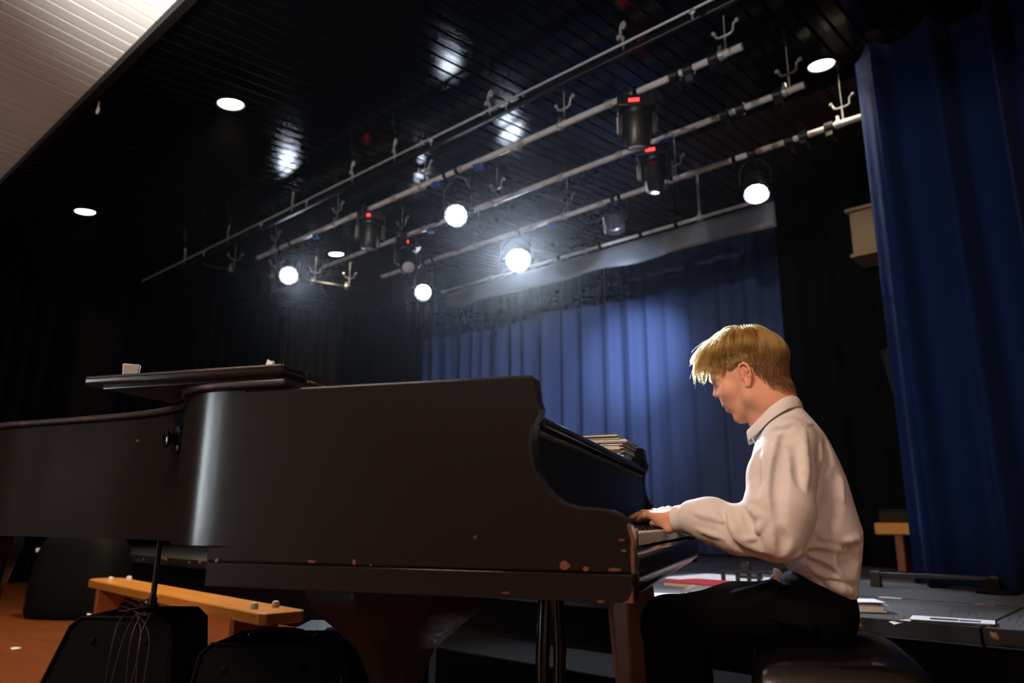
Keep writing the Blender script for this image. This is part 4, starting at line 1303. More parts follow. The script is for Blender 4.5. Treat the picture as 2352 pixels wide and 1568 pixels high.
def hand(B, W, A, lift, mirror):
    """palm, four fingers of unequal length with three bends, and a thumb from the side of the palm"""
    A = _n(A)
    Z = np.array([0, 0, 1.0])
    L = _n(np.cross(A, Z)) * mirror                              # towards the thumb
    Nn = _n(np.cross(L, A) * mirror)
    Nn = Nn if Nn[2] > 0 else -Nn
    K = W + A * 0.078 + Nn * lift
    B.cone(W, W + A * 0.02, 0.0235, 0.022, 0.01)
    lat = [0.029, 0.010, -0.0095, -0.0275]
    kl = [0.0, 0.004, 0.0, -0.008]
    for l_, k_ in zip(lat, kl):
        B.cone(W + A * 0.012 + L * l_ * 0.45, K + L * l_ + A * k_ + Nn * 0.25 * l_, 0.0160, 0.0100, 0.010)
    B.ell(W + A * 0.035 - L * 0.018 - Nn * 0.012, (0.030, 0.014, 0.014), np.array([A, L, Nn]), 0.012)
    B.ell(W + A * 0.002 - L * 0.016 - Nn * 0.022, (0.016, 0.014, 0.014), np.array([A, L, Nn]), 0.010)      # heel of the hand
    B.ell(W + A * 0.035 + L * 0.020 - Nn * 0.012, (0.028, 0.014, 0.014), np.array([A, L, Nn]), 0.012)
    ln = [0.070, 0.078, 0.072, 0.056]
    for i in range(4):
        p = K + L * lat[i] + A * kl[i] + Nn * 0.25 * lat[i]
        d0 = _n(A + L * (0.10 * (1.5 - i) / 1.5))
        ang = [-0.20, -0.40, -0.60]
        seg = [0.46, 0.30, 0.24]
        rr = [0.0084, 0.0075, 0.0069, 0.0056]
        if i == 3:
            rr = [v * 0.88 for v in rr]
        pts = [p]
        for a, s_ in zip(ang, seg):
            p = p + (d0 * math.cos(a) + Nn * math.sin(a)) * ln[i] * s_
            pts.append(p)
        zmin = 0.7275 + rr[-1]
        if pts[-1][2] < zmin:                                       # fingertips rest on the keys
            dz = (zmin - pts[-1][2])
            pts = [q + np.array([0, 0, dz * t]) for q, t in zip(pts, (0, 0.4, 0.75, 1.0))]
        for j in range(3):
            B.cone(pts[j], pts[j + 1], rr[j], rr[j + 1], 0.0035)
        B.ell(pts[1] + Nn * 0.001, (0.0088, 0.0085, 0.0085), np.array([A, L, Nn]), 0.004)
    t0 = W + A * 0.022 + L * 0.022 - Nn * 0.008
    t1 = t0 + A * 0.034 + L * 0.020 - Nn * 0.008
    t2 = t1 + A * 0.028 + L * 0.008 - Nn * 0.006
    t2[2] = max(t2[2], 0.7275 + 0.007)
    B.chain([t0, t1, t2], [0.0125, 0.0100, 0.0080], 0.008)


def shirt_slices(P):
    T = np.array([  # z, front x, back x, half width
        [0.575, 0.110, 0.222, 0.135], [0.605, 0.085, 0.224, 0.155], [0.660, 0.050, 0.236, 0.172], [0.700, 0.020, 0.243, 0.176], [0.728, 0.000, 0.246, 0.177],
        [0.780, -0.008, 0.235, 0.172], [0.854, -0.012, 0.221, 0.168], [0.900, -0.006, 0.207, 0.168], [0.940, 0.006, 0.192, 0.160], [0.970, 0.018, 0.179, 0.135],
        [1.000, 0.032, 0.160, 0.098], [1.030, 0.046, 0.138, 0.072], [1.060, 0.056, 0.122, 0.058]])
    z = P[:, 2]
    xf, xb, hw = (np.interp(z, T[:, 0], T[:, i]) for i in (1, 2, 3))
    a = (xb - xf) / 2
    c = (xb + xf) / 2
    n = 2.35
    rho = ((np.abs(P[:, 0] - c) / a) ** n + (np.abs(P[:, 1] - 2.05) / hw) ** n) ** (1 / n)
    d = (rho - 1) * np.minimum(a, hw)
    q = np.maximum(T[0, 0] - z, z - T[-1, 0])
    return np.maximum(d, q)


def shirt_field(folds=True):
    S = Field()
    S.fn(shirt_slices, (0.11, 2.05, 0.82), 0.36, 0.02)
    # shoulders, yoke and left sleeve (camera side)
    S.cone((0.092, 1.925, 0.945), (0.090, 2.175, 0.945), 0.052, 0.052, 0.03)
    S.chain([(0.085, 1.900, 0.932), (0.062, 1.850, 0.850), (0.050, 1.815, 0.770), (0.042, 1.800, 0.722)], [0.064, 0.074, 0.076, 0.058], 0.02)
    S.chain([(0.042, 1.800, 0.722), (-0.040, 1.815, 0.730), (-0.100, 1.838, 0.750), (-0.142, 1.856, 0.758)], [0.056, 0.052, 0.049, 0.042], 0.022)
    S.ell((-0.108, 1.842, 0.765), (0.048, 0.040, 0.036), None, 0.015)
    S.cone((-0.146, 1.859, 0.757), (-0.200, 1.886, 0.752), 0.0345, 0.0325, 0.003)
    # right sleeve, mostly hidden
    S.chain([(0.085, 2.205, 0.932), (0.050, 2.285, 0.770), (0.035, 2.320, 0.722)], [0.064, 0.068, 0.055], 0.02)
    S.chain([(0.035, 2.320, 0.722), (-0.06, 2.290, 0.745), (-0.150, 2.245, 0.756)], [0.054, 0.049, 0.042], 0.02)
    S.cone((-0.150, 2.243, 0.757), (-0.21, 2.214, 0.757), 0.0345, 0.0325, 0.003)
    if folds:
        for pts, r, k, op in FOLDS:
            rad = [r * (0.35 + 0.65 * math.sin(math.pi * min(max((i + 0.4) / (len(pts) - 0.2), 0), 1))) for i in range(len(pts))]
            S.chain(pts, rad, k, op)
    # cuffs end square where the hands come out
    for end, ax in (((-0.1865, 1.8795, 0.7525), (-0.88, 0.45, -0.08)), ((-0.198, 2.2195, 0.757), (-0.90, -0.44, 0.0))):
        e, n_ = np.array(end), _n(ax)
        S.fn(lambda P, e=e, n_=n_: np.maximum(-((P - e) @ n_), np.linalg.norm(P - e - n_ * 0.03, axis=1) - 0.07), e + n_ * 0.03, 0.07, 0.002, '-')
    return S


FOLDS = [
    ([(0.0713, 1.8535, 0.9638), (0.0641, 1.8355, 0.9402), (0.0567, 1.8134, 0.9164), (0.0484, 1.7875, 0.8851), (0.0408, 1.7771, 0.8554), (0.0364, 1.7653, 0.8299), (0.0323, 1.7518, 0.8066), (0.0331, 1.7447, 0.7844), (0.0339, 1.7439, 0.761)], 0.01125, 0.0066, '+'),
    ([(0.0808, 1.8389, 0.9634), (0.0755, 1.8203, 0.9387), (0.0702, 1.7967, 0.9141), (0.0626, 1.7753, 0.8851), (0.0555, 1.7649, 0.858), (0.0518, 1.7548, 0.8349), (0.0478, 1.7407, 0.811), (0.0474, 1.7328, 0.7829), (0.0474, 1.7328, 0.7563)], 0.011875, 0.0184, '-'),
    ([(0.0962, 1.8283, 0.9452), (0.0993, 1.806, 0.9136), (0.1022, 1.7854, 0.8823), (0.1006, 1.7756, 0.8568), (0.0995, 1.7689, 0.833)], 0.011875, 0.0184, '-'),
    ([(0.1189, 1.8601, 0.9594), (0.117, 1.8462, 0.9364), (0.115, 1.8315, 0.9132), (0.113, 1.8074, 0.8837), (0.1117, 1.795, 0.8568), (0.1088, 1.789, 0.8372), (0.1056, 1.7793, 0.8163)], 0.010125, 0.0077, '+'),
    ([(0.1545, 1.9104, 0.9392), (0.1518, 1.9001, 0.9252), (0.1499, 1.8965, 0.9105), (0.1515, 1.8982, 0.8936), (0.1533, 1.8991, 0.8766), (0.1505, 1.8957, 0.8567), (0.1478, 1.8924, 0.8367)], 0.010125, 0.0077, '+'),
    ([(0.1779, 1.9413, 0.9396), (0.1772, 1.9258, 0.9198), (0.1769, 1.9144, 0.9004), (0.1698, 1.9016, 0.8788), (0.1632, 1.8937, 0.858), (0.1548, 1.8863, 0.8376), (0.1467, 1.8811, 0.8174)], 0.0106875, 0.0161, '-'),
    ([(-0.024, 1.7702, 0.7766), (-0.0203, 1.7607, 0.7638), (-0.0167, 1.7553, 0.7512), (-0.0113, 1.7504, 0.7374), (-0.006, 1.748, 0.7236), (0, 1.7485, 0.706), (0.0062, 1.755, 0.6883)], 0.0083125, 0.01035, '-'),
    ([(-0.014, 1.7767, 0.7834), (-0.0048, 1.7642, 0.7742), (0.0041, 1.7559, 0.7651), (0.0119, 1.7508, 0.7597), (0.0197, 1.7474, 0.7543)], 0.010125, 0.0066, '+'),
    ([(0.0195, 1.7468, 0.7543), (0.0136, 1.7488, 0.7459), (0.0076, 1.7502, 0.7373), (0.0041, 1.7513, 0.7319), (0.0006, 1.7527, 0.7266)], 0.009, 0.0066, '+'),
    ([(-0.0726, 1.7889, 0.7827), (-0.0713, 1.7751, 0.7674), (-0.0698, 1.7661, 0.7522), (-0.0638, 1.7594, 0.7369), (-0.0578, 1.7575, 0.7216), (-0.048, 1.7583, 0.7089), (-0.0385, 1.7631, 0.6961), (-0.0244, 1.7701, 0.6854), (-0.0109, 1.7803, 0.6747), (0.0036, 1.773, 0.6722), (0.0186, 1.7668, 0.6696)], 0.0106875, 0.0138, '-'),
    ([(-0.0589, 1.784, 0.7693), (-0.0553, 1.772, 0.7548), (-0.0524, 1.7658, 0.7406), (-0.0469, 1.7631, 0.7292), (-0.0414, 1.7639, 0.7179), (-0.0322, 1.7651, 0.7095), (-0.0225, 1.7682, 0.7012), (-0.0087, 1.7689, 0.6948), (0.0046, 1.7674, 0.6884)], 0.01125, 0.0077, '+'),
    ([(-0.0458, 1.7626, 0.7136), (-0.0358, 1.7612, 0.7133), (-0.0257, 1.7601, 0.713), (-0.0162, 1.7586, 0.7126), (-0.0067, 1.7557, 0.7123)], 0.00675, 0.0055, '+'),
    ([(-0.1385, 1.8074, 0.7701), (-0.1276, 1.799, 0.7667), (-0.117, 1.7925, 0.7633), (-0.104, 1.788, 0.76), (-0.0904, 1.7843, 0.7565), (-0.0814, 1.7803, 0.7527), (-0.0724, 1.775, 0.7488)], 0.009, 0.0055, '+'),
    ([(-0.1312, 1.8007, 0.7322), (-0.1169, 1.7937, 0.7273), (-0.1024, 1.7898, 0.7222), (-0.0876, 1.7831, 0.7176), (-0.0732, 1.774, 0.7131)], 0.00675, 0.0055, '+'),
    ([(0.225, 1.9539, 0.7176), (0.2125, 1.9275, 0.7118), (0.2015, 1.9116, 0.7059), (0.1911, 1.901, 0.703), (0.1812, 1.8933, 0.7003)], 0.0135, 0.0088, '+'),
    ([(0.1921, 1.8864, 0.6886), (0.1951, 1.8894, 0.6752), (0.1981, 1.8927, 0.6618), (0.2051, 1.9025, 0.653), (0.2127, 1.9165, 0.6448)], 0.019, 0.0184, '-'),
    ([(0.211, 1.906, 0.6882), (0.2157, 1.9141, 0.6769), (0.2207, 1.9256, 0.6654)], 0.016625, 0.0184, '-'),
    ([(0.064, 1.776, 0.6748), (0.072, 1.7752, 0.68), (0.0803, 1.7791, 0.685), (0.1027, 1.887, 0.6831), (0.113, 1.8826, 0.6869), (0.1305, 1.8801, 0.6893), (0.1485, 1.8809, 0.6918), (0.1632, 1.8837, 0.6905), (0.1781, 1.8904, 0.689)], 0.01125, 0.0055, '+'),
    ([(0.0814, 1.9005, 0.6638), (0.091, 1.8889, 0.6686), (0.1007, 1.8814, 0.6732), (0.1151, 1.8756, 0.6758), (0.1295, 1.873, 0.6783), (0.1435, 1.873, 0.6777), (0.1577, 1.8746, 0.6771)], 0.0095, 0.0115, '-'),
    ([(0.1109, 1.8851, 0.6763), (0.1208, 1.8837, 0.6682), (0.1307, 1.8832, 0.6609), (0.1424, 1.8851, 0.6527), (0.1542, 1.8879, 0.6442), (0.1709, 1.8939, 0.6356), (0.1881, 1.908, 0.6265)], 0.010125, 0.0055, '+'),
    ([(0.1147, 1.8791, 0.6602), (0.1255, 1.8783, 0.6526), (0.1363, 1.8794, 0.6453), (0.1498, 1.8812, 0.638), (0.1637, 1.8848, 0.6307)], 0.0095, 0.0115, '-'),
    ([(0.1185, 1.8946, 0.6415), (0.1316, 1.8928, 0.6341), (0.1447, 1.8932, 0.6267), (0.1596, 1.8947, 0.6222), (0.174, 1.9, 0.6174), (0.1878, 1.9109, 0.6159), (0.2037, 1.9362, 0.6135)], 0.010125, 0.0055, '+'),
    ([(0.1342, 1.8897, 0.617), (0.1528, 1.8894, 0.6121), (0.1717, 1.893, 0.6069), (0.1896, 1.9044, 0.6053), (0.2091, 1.9338, 0.6025)], 0.0095, 0.0115, '-'),
    ([(0.1442, 1.8962, 0.615), (0.159, 1.8981, 0.6086), (0.1737, 1.904, 0.6028), (0.1882, 1.9168, 0.5978), (0.2053, 1.9483, 0.5913)], 0.01125, 0.0066, '+'),
    ([(0.1952, 1.9403, 0.8432), (0.1856, 1.9162, 0.807), (0.1708, 1.8979, 0.7766), (0.157, 1.8861, 0.7473)], 0.0135, 0.011, '+'),
    ([(0.1902, 1.9161, 0.8597), (0.1833, 1.9018, 0.8285), (0.1768, 1.8914, 0.7982), (0.1629, 1.8793, 0.7686), (0.1495, 1.8709, 0.7392)], 0.016625, 0.023, '-'),
    ([(0.0403, 1.8765, 0.964), (0.054, 1.8614, 0.9652), (0.0676, 1.8552, 0.9674), (0.0824, 1.8556, 0.9718), (0.0975, 1.8626, 0.977), (0.1099, 1.865, 0.9735), (0.1228, 1.8737, 0.9708)], 0.009, 0.0066, '+'),
    ([(0.0425, 1.8497, 0.9554), (0.0536, 1.8437, 0.9576), (0.0647, 1.841, 0.96)], 0.007125, 0.0092, '-'),
    ([(0.1235, 1.8731, 0.9716), (0.1444, 1.9566, 0.9849)], 0.00675, 0.0055, '+'),
    ([(0.0109, 1.8192, 0.9067), (0.0067, 1.7967, 0.8793), (0.0025, 1.7889, 0.8539), (0.0028, 1.7771, 0.8344), (0.003, 1.7607, 0.8144)], 0.0095, 0.0161, '-'),
    ([(0.0458, 1.7335, 0.7337), (0.0496, 1.734, 0.7221), (0.0534, 1.7366, 0.7104), (0.0512, 1.74, 0.6971), (0.049, 1.7473, 0.6836)], 0.0095, 0.0138, '-'),
    ([(0.1288, 1.8772, 0.7269), (0.1374, 1.8777, 0.7211), (0.1459, 1.8786, 0.7154), (0.1591, 1.8812, 0.7126), (0.1723, 1.886, 0.7097)], 0.009, 0.0066, '+'),
]


def trouser_field():
    T = Field()
    T.ell((0.110, 2.05, 0.555), (0.108, 0.165, 0.095), None, 0.02)
    T.cone((0.12, 1.97, 0.535), (0.12, 2.13, 0.535), 0.085, 0.085, 0.03)
    for y0, y1, y2, dz in ((1.965, 1.885, 1.90, 0.0), (2.135, 2.19, 2.18, 0.035)):
        T.chain([(0.115, y0, 0.545 - dz), (-0.06, (y0 + y1) / 2, 0.536 - dz), (-0.215, y1, 0.512 - dz)], [0.084, 0.067, 0.060], 0.03)
        T.chain([(-0.215, y1, 0.512 - dz), (-0.205, (y1 + y2) / 2, 0.34), (-0.190, y2, 0.085)], [0.064, 0.064, 0.050], 0.02)
    # creases at the hip and over the knee
    for a, b, r in (((0.05, 1.895, 0.60), (-0.03, 1.86, 0.560), 0.010), ((0.03, 1.90, 0.612), (-0.06, 1.865, 0.585), 0.009), ((0.10, 1.87, 0.52), (0.02, 1.85, 0.54), 0.012),
                    ((-0.17, 1.83, 0.47), (-0.21, 1.825, 0.52), 0.010), ((-0.16, 1.84, 0.43), (-0.23, 1.83, 0.47), 0.010)):
        T.cone(a, b, r, r * 0.6, 0.014)
    return T


def polygonize(F, lo, hi, h, B=20, slack=1.5):
    """naive surface nets over the blocks that the surface passes through"""
    lo = np.asarray(lo, float)
    nb = np.ceil((np.asarray(hi) - lo) / (B * h)).astype(int)
    ii = np.stack(np.meshgrid(*[np.arange(n) for n in nb], indexing='ij'), -1).reshape(-1, 3)
    cen = lo + (ii + 0.5) * B * h
    rad = B * h * 0.87
    keep = np.abs(F(cen)) < rad * slack + 0.012
    NX, NY = nb[0] * B + 2, nb[1] * B + 2
    vid, vpos, quads = [], [], []
    g = np.stack(np.meshgrid(*[np.arange(-1, B + 1)] * 3, indexing='ij'), -1).reshape(-1, 3)
    n = B + 2
    corner = [(a, b, c) for a in (0, 1) for b in (0, 1) for c in (0, 1)]
    edges = [(p, q) for p in range(8) for q in range(p + 1, 8) if sum(abs(corner[p][t] - corner[q][t]) for t in range(3)) == 1]

    def gid(i, j, k):
        return (i.astype(np.int64) * 100003 + j) * 100003 + k
    for b in ii[keep]:
        base = b * B
        P = lo + (base + g) * h
        V = F(P, lo + (base + B / 2) * h, rad + 2 * h).reshape(n, n, n)
        if V.min() > 0 or V.max() < 0:
            continue
        # cells owned by this block: corner indices 1..B  (cell origin at offset 0..B-1)
        C = [V[1 + a - 1 + 0:1 + a - 1 + B, 1 + bb - 1:1 + bb - 1 + B, 1 + c - 1:1 + c - 1 + B] if False else V[a:a + B + 1, bb:bb + B + 1, c:c + B + 1] for a, bb, c in corner]
        neg = sum((c < 0).astype(int) for c in C)
        act = (neg > 0) & (neg < 8)
        own = np.zeros_like(act)
        own[1:, 1:, 1:] = True
        ai = np.argwhere(act & own)
        if len(ai):
            vals = np.stack([c[ai[:, 0], ai[:, 1], ai[:, 2]] for c in C], 1)
            acc = np.zeros((len(ai), 3))
            cnt = np.zeros(len(ai))
            for p, q in edges:
                v0, v1 = vals[:, p], vals[:, q]
                m = (v0 < 0) != (v1 < 0)
                t = np.where(m, v0 / np.where(m, v0 - v1, 1), 0)
                pt = np.array(corner[p]) + t[:, None] * (np.array(corner[q]) - np.array(corner[p]))
                acc += pt * m[:, None]
                cnt += m
            loc = ai - 1 + acc / cnt[:, None]
            vpos.append(lo + (base + loc) * h)
            cg = ai - 1 + base
            vid.append(gid(cg[:, 0], cg[:, 1], cg[:, 2]))
        # faces: grid edges starting at owned points (offset 0..B-1 -> array index 1..B)
        W = V[1:B + 1, 1:B + 1, 1:B + 1]
        for ax in range(3):
            sl = [slice(1, B + 1)] * 3
            sl[ax] = slice(2, B + 2)
            W2 = V[tuple(sl)]
            cr = np.argwhere((W < 0) != (W2 < 0))
            if not len(cr):
                continue
            s0 = W[cr[:, 0], cr[:, 1], cr[:, 2]] < 0
            c0 = cr + base
            u_, v_ = [t for t in range(3) if t != ax]
            ids = []
            for du, dv in ((0, 0), (-1, 0), (-1, -1), (0, -1)):
                c1 = c0.copy()
                c1[:, u_] += du
                c1[:, v_] += dv
                ids.append(gid(c1[:, 0], c1[:, 1], c1[:, 2]))
            Q = np.stack(ids, 1)
            flip = s0 if ax != 1 else ~s0
            Q[~flip] = Q[~flip][:, ::-1]
            quads.append(Q)
    vid = np.concatenate(vid)
    vpos = np.concatenate(vpos)
    Q = np.concatenate(quads)
    o = np.argsort(vid)
    vs = vid[o]
    pos = np.clip(np.searchsorted(vs, Q), 0, len(vs) - 1)
    ok = (vs[pos] == Q).all(1)
    return vpos, o[pos[ok]]
# ------------------------------------------------------------------ build the boy
PB = np.array([0.10, 2.05, 0.0])


def np_mesh(name, v, q, m, parent=None, origin=PB, color=None, smooth_iter=0):
    me = bpy.data.meshes.new(name)
    v = np.asarray(v, float) - np.asarray(origin)
    q = np.asarray(q)
    me.vertices.add(len(v))
    me.vertices.foreach_set('co', v.ravel())
    k = q.shape[1]
    me.loops.add(q.size)
    me.loops.foreach_set('vertex_index', q.ravel().astype(np.int32))
    me.polygons.add(len(q))
    me.polygons.foreach_set('loop_start', np.arange(0, q.size, k, dtype=np.int32))
    me.polygons.foreach_set('use_smooth', np.ones(len(q), bool))
    me.update(calc_edges=True)
    me.validate()
    if color is not None:
        a = me.color_attributes.new('tone', 'FLOAT_COLOR', 'POINT')
        a.data.foreach_set('color', np.concatenate([color, np.ones((len(color), 1))], 1).astype(np.float32).ravel())
    me.materials.append(MAT[m])
    o = bpy.data.objects.new(name, me)
    COL.objects.link(o)
    if parent is not None:
        o.parent = parent
    if smooth_iter:
        s_ = o.modifiers.new('smooth', 'SMOOTH')
        s_.factor = 0.5
        s_.iterations = smooth_iter
    return o


def tone_mat(name, rough, sss=0.0, spec=0.5, bump=None, scale=0.006, sheen=0.0):
    m = mat(name, (0.5, 0.5, 0.5), rough, spec=spec, bump=bump, sss=sss)
    nt = m.node_tree
    at = nt.nodes.new('ShaderNodeVertexColor')
    at.layer_name = 'tone'
    nt.links.new(at.outputs['Color'], nt.nodes['Principled BSDF'].inputs['Base Color'])
    if sss:
        nt.nodes['Principled BSDF'].inputs['Subsurface Scale'].default_value = scale
    return m


tone_mat('skin', 0.50, sss=0.25, spec=0.35)
tone_mat('hair_strand', 0.38, spec=0.55)
def hair_mat():
    m = MAT['hair_strand']
    nt = m.node_tree
    b = nt.nodes['Principled BSDF']
    at = [n for n in nt.nodes if n.type == 'VERTEX_COLOR'][0]
    tr_ = nt.nodes.new('ShaderNodeBsdfTranslucent')
    br = nt.nodes.new('ShaderNodeBrightContrast')
    br.inputs['Bright'].default_value = 0.15
    mx = nt.nodes.new('ShaderNodeMixShader')
    mx.inputs[0].default_value = 0.30
    nt.links.new(at.outputs['Color'], br.inputs['Color'])
    nt.links.new(br.outputs['Color'], tr_.inputs['Color'])
    nt.links.new(b.outputs[0], mx.inputs[1])
    nt.links.new(tr_.outputs[0], mx.inputs[2])
    nt.links.new(mx.outputs[0], nt.nodes['Material Output'].inputs['Surface'])


hair_mat()
mat('shirt_white', (0.82, 0.77, 0.76), 0.75, spec=0.25, bump=(900, 0.04))
mat('trouser_black', (0.0028, 0.0024, 0.0024), 0.85, spec=0.06)
mat('shoe_black', (0.008, 0.008, 0.008), 0.3)
mat('button_white', (0.8, 0.8, 0.78), 0.3)

skin_f = skin_field()
hand(skin_f, WL, (-0.60, 0.74, 0.16), 0.004, 1)
hand(skin_f, WR, (-0.98, -0.18, 0.10), 0.004, -1)
sv, sq = polygonize(skin_f, (-0.42, 1.72, 0.56), (0.30, 2.42, 1.32), 0.0028)
loc_ = (sv - HO) @ HM.T                       # head coordinates of every skin point
base = np.tile(np.array([0.86, 0.44, 0.29]), (len(sv), 1))
f_, s_, u_ = loc_[:, 0], loc_[:, 1], loc_[:, 2]


def blob(c, r):
    return np.exp(-(((f_ - c[0]) / r[0]) ** 2 + ((np.abs(s_) - c[1]) / r[1]) ** 2 + ((u_ - c[2]) / r[2]) ** 2))


def tint(wt, col):
    global base
    base = base * (1 - wt[:, None]) + np.array(col) * wt[:, None]


tint(0.5 * blob((0.06, 0.045, -0.018), (0.02, 0.03, 0.018)), (0.80, 0.34, 0.25))
tint(0.65 * blob((-0.006, 0.082, 0.004), (0.022, 0.012, 0.034)), (0.80, 0.28, 0.20))
tint(0.8 * np.clip(blob((0.090, 0.0, -0.039), (0.012, 0.016, 0.006)) + blob((0.088, 0.0, -0.055), (0.012, 0.016, 0.007)), 0, 1), (0.68, 0.26, 0.21))
tint(0.85 * np.clip(blob((0.090, 0.031, 0.0115), (0.012, 0.013, 0.0022)), 0, 1), (0.10, 0.055, 0.03))
tint(0.6 * np.clip(blob((0.092, 0.028, 0.038), (0.02, 0.017, 0.0032)), 0, 1), (0.30, 0.16, 0.07))
tint(0.9 * np.exp(-((f_ - 0.045) ** 2 + (s_ + 0.045) ** 2 + (u_ + 0.058) ** 2) / 0.0000025), (0.20, 0.09, 0.05))
hd_ = sv[:, 0] < -0.17
tint(0.35 * hd_.astype(float), (0.82, 0.40, 0.22))
boy = np_mesh('person', sv, sq, 'skin', color=base, smooth_iter=1)
boy.location = pw(*PB)
boy.rotation_euler = (0, 0, YP)
tag(boy, 'boy in white shirt and black trousers bent over the piano keys', 'person')

# ---- shirt, trousers
v, q = polygonize(shirt_field(), (-0.30, 1.66, 0.50), (0.32, 2.46, 1.10), 0.0034)
np_mesh('shirt', v, q, 'shirt_white', boy, smooth_iter=1)['label'] = 'loose white long-sleeved shirt'
v, q = polygonize(trouser_field(), (-0.40, 1.70, 0.0), (0.32, 2.45, 0.74), 0.006)
np_mesh('trousers', v, q, 'trouser_black', boy, smooth_iter=2)['label'] = 'black trousers'


def ribbon(rows, name, m, parent, th=0.0022, n=5):
    """sheet through rows of points (each row smoothed), thickened"""
    R_ = [spline(r_, n) for r_ in rows]
    c = len(R_[0])
    mb = MB()
    mb.add([p for r_ in R_ for p in r_], [(i * c + j, i * c + j + 1, (i + 1) * c + j + 1, (i + 1) * c + j) for i in range(len(R_) - 1) for j in range(c - 1)])
    o = mb.build(name, m, parent, origin=PB, sharp=180)
    s2 = o.modifiers.new('thick', 'SOLIDIFY')
    s2.thickness = th
    s2.offset = 0
    sb = o.modifiers.new('sub', 'SUBSURF')
    sb.levels = sb.render_levels = 1
    return o


# folded collar: near half and far half mirrored about his middle
T_ = [(0.125, 2.050, 1.070), (0.112, 2.012, 1.073), (0.086, 1.986, 1.068), (0.050, 1.976, 1.042), (0.020, 1.984, 1.012), (-0.004, 2.004, 0.986)]
M_ = [(0.133, 2.050, 1.056), (0.121, 2.002, 1.058), (0.090, 1.972, 1.050), (0.050, 1.962, 1.024), (0.018, 1.974, 0.994), (-0.012, 1.998, 0.974)]
B_ = [(0.136, 2.050, 1.034), (0.125, 1.996, 1.034), (0.092, 1.962, 1.022), (0.050, 1.953, 0.995), (0.018, 1.967, 0.966), (-0.006, 1.992, 0.949)]
I_ = [(0.118, 2.050, 1.020), (0.106, 2.020, 1.020), (0.082, 1.998, 1.012), (0.052, 1.990, 0.990), (0.028, 1.998, 0.965), (0.010, 2.018, 0.945)]


def mir(r_):
    return [(a, 4.10 - b, c) for a, b, c in r_]


for half in (lambda r_: r_, mir):
    ribbon([half(I_), half(T_), half(M_), half(B_)], 'collar', 'shirt_white', boy)
# placket buttons and cuff button
for a, b, c in ((-0.158, 1.8375, 0.737), (-0.168, 1.842, 0.742)):
    MB().lathe([(0.0045, 0), (0.0045, 0.0015), (0.003, 0.002)], (a, b, c), (0.2, -1, -0.2), 12).build('cuff_button', 'button_white', boy, origin=PB)
# pale pocket lining turned out at the hip
pk = MB().ball((0.036, 1.9045, 0.628), 0.011, 14, 8, (0.9, 0.35, 1.5))
pk.v = [(a + 0.004 * math.sin(c * 240), b, c) for a, b, c in pk.v]
pk.build('pocket_lining', 'shirt_white', boy, origin=PB, sharp=180)
# shoes
for y_ in (1.90, 2.20):
    F_ = Field()
    F_.chain([(-0.19, y_, 0.045), (-0.28, y_, 0.040), (-0.35, y_, 0.032)], [0.042, 0.040, 0.030], 0.02)
    F_.cone((-0.185, y_, 0.05), (-0.19, y_, 0.09), 0.042, 0.045, 0.02)
    v, q = polygonize(F_, (-0.42, y_ - 0.08, -0.02), (-0.10, y_ + 0.08, 0.16), 0.006)
    v[:, 2] = np.maximum(v[:, 2], 0.002)
    np_mesh('shoe', v, q, 'shoe_black', boy, smooth_iter=1)

# ------------------------------------------------------------------ hair
head_f = Field()
head_f.ell(hp(-0.006, 0, 0.050), (0.098, 0.074, 0.086), HM, 0.01)
head_f.ell(hp(0.050, 0, 0.054), (0.050, 0.060, 0.054), HM, 0.02)
head_f.ell(hp(0.050, 0, -0.008), (0.047, 0.056, 0.058), HM, 0.02)
for _q in (-1, 1):
    head_f.ell(hp(-0.014, _q * 0.044, -0.036), (0.030, 0.018, 0.042), HM, 0.03)
head_f.chain([hp(-0.028, 0, -0.020), hp(-0.032, 0, -0.070), (0.072, 2.05, 0.985)], [0.056, 0.052, 0.052], 0.03)


def grad(F, P, e=0.0015):
    return np.stack([(F(P + np.eye(3)[i] * e) - F(P - np.eye(3)[i] * e)) for i in range(3)], 1) / (2 * e)


def hairline(f, s):
    """lowest u at which hair grows, by distance forward"""
    return np.interp(f, [-0.12, -0.075, -0.05, -0.028, -0.018, 0.010, 0.028, 0.045, 0.062, 0.085, 0.10], [-0.070, -0.075, -0.056, -0.016, 0.030, 0.032, 0.024, 0.036, 0.062, 0.088, 0.10])


def bowl(f):
    """edge of the long top hair"""
    return np.interp(f, [-0.12, -0.06, -0.02, 0.02, 0.05, 0.08, 0.11, 0.15], [0.000, 0.014, 0.044, 0.044, 0.046, 0.058, 0.062, 0.054])


def to_head(P):
    return (P - HO) @ HM.T


def cap_th(L):
    return 0.011 * np.clip((L[:, 0] + 0.115) / 0.075, 0.38, 1) * np.clip((L[:, 2] - bowl(L[:, 0])) / 0.05, 0.25, 1.0) * np.clip((0.13 - L[:, 0]) / 0.05, 0.3, 1)


def cap_top(P):
    L = to_head(P)
    d = head_f(P)
    th = cap_th(L)
    return np.maximum(d - th, np.maximum(bowl(L[:, 0]) + 0.013 - L[:, 2], np.interp(L[:, 0], [0.0, 0.05, 0.09], [-0.1, 0.04, 0.088]) - L[:, 2]) * 0.7)


def cap_side(P):
    L = to_head(P)
    edge = (L[:, 2] - hairline(L[:, 0], L[:, 1]))
    return np.maximum(head_f(P) - 0.0035 * np.clip(edge / 0.03, 0.12, 1), -edge * 0.6)


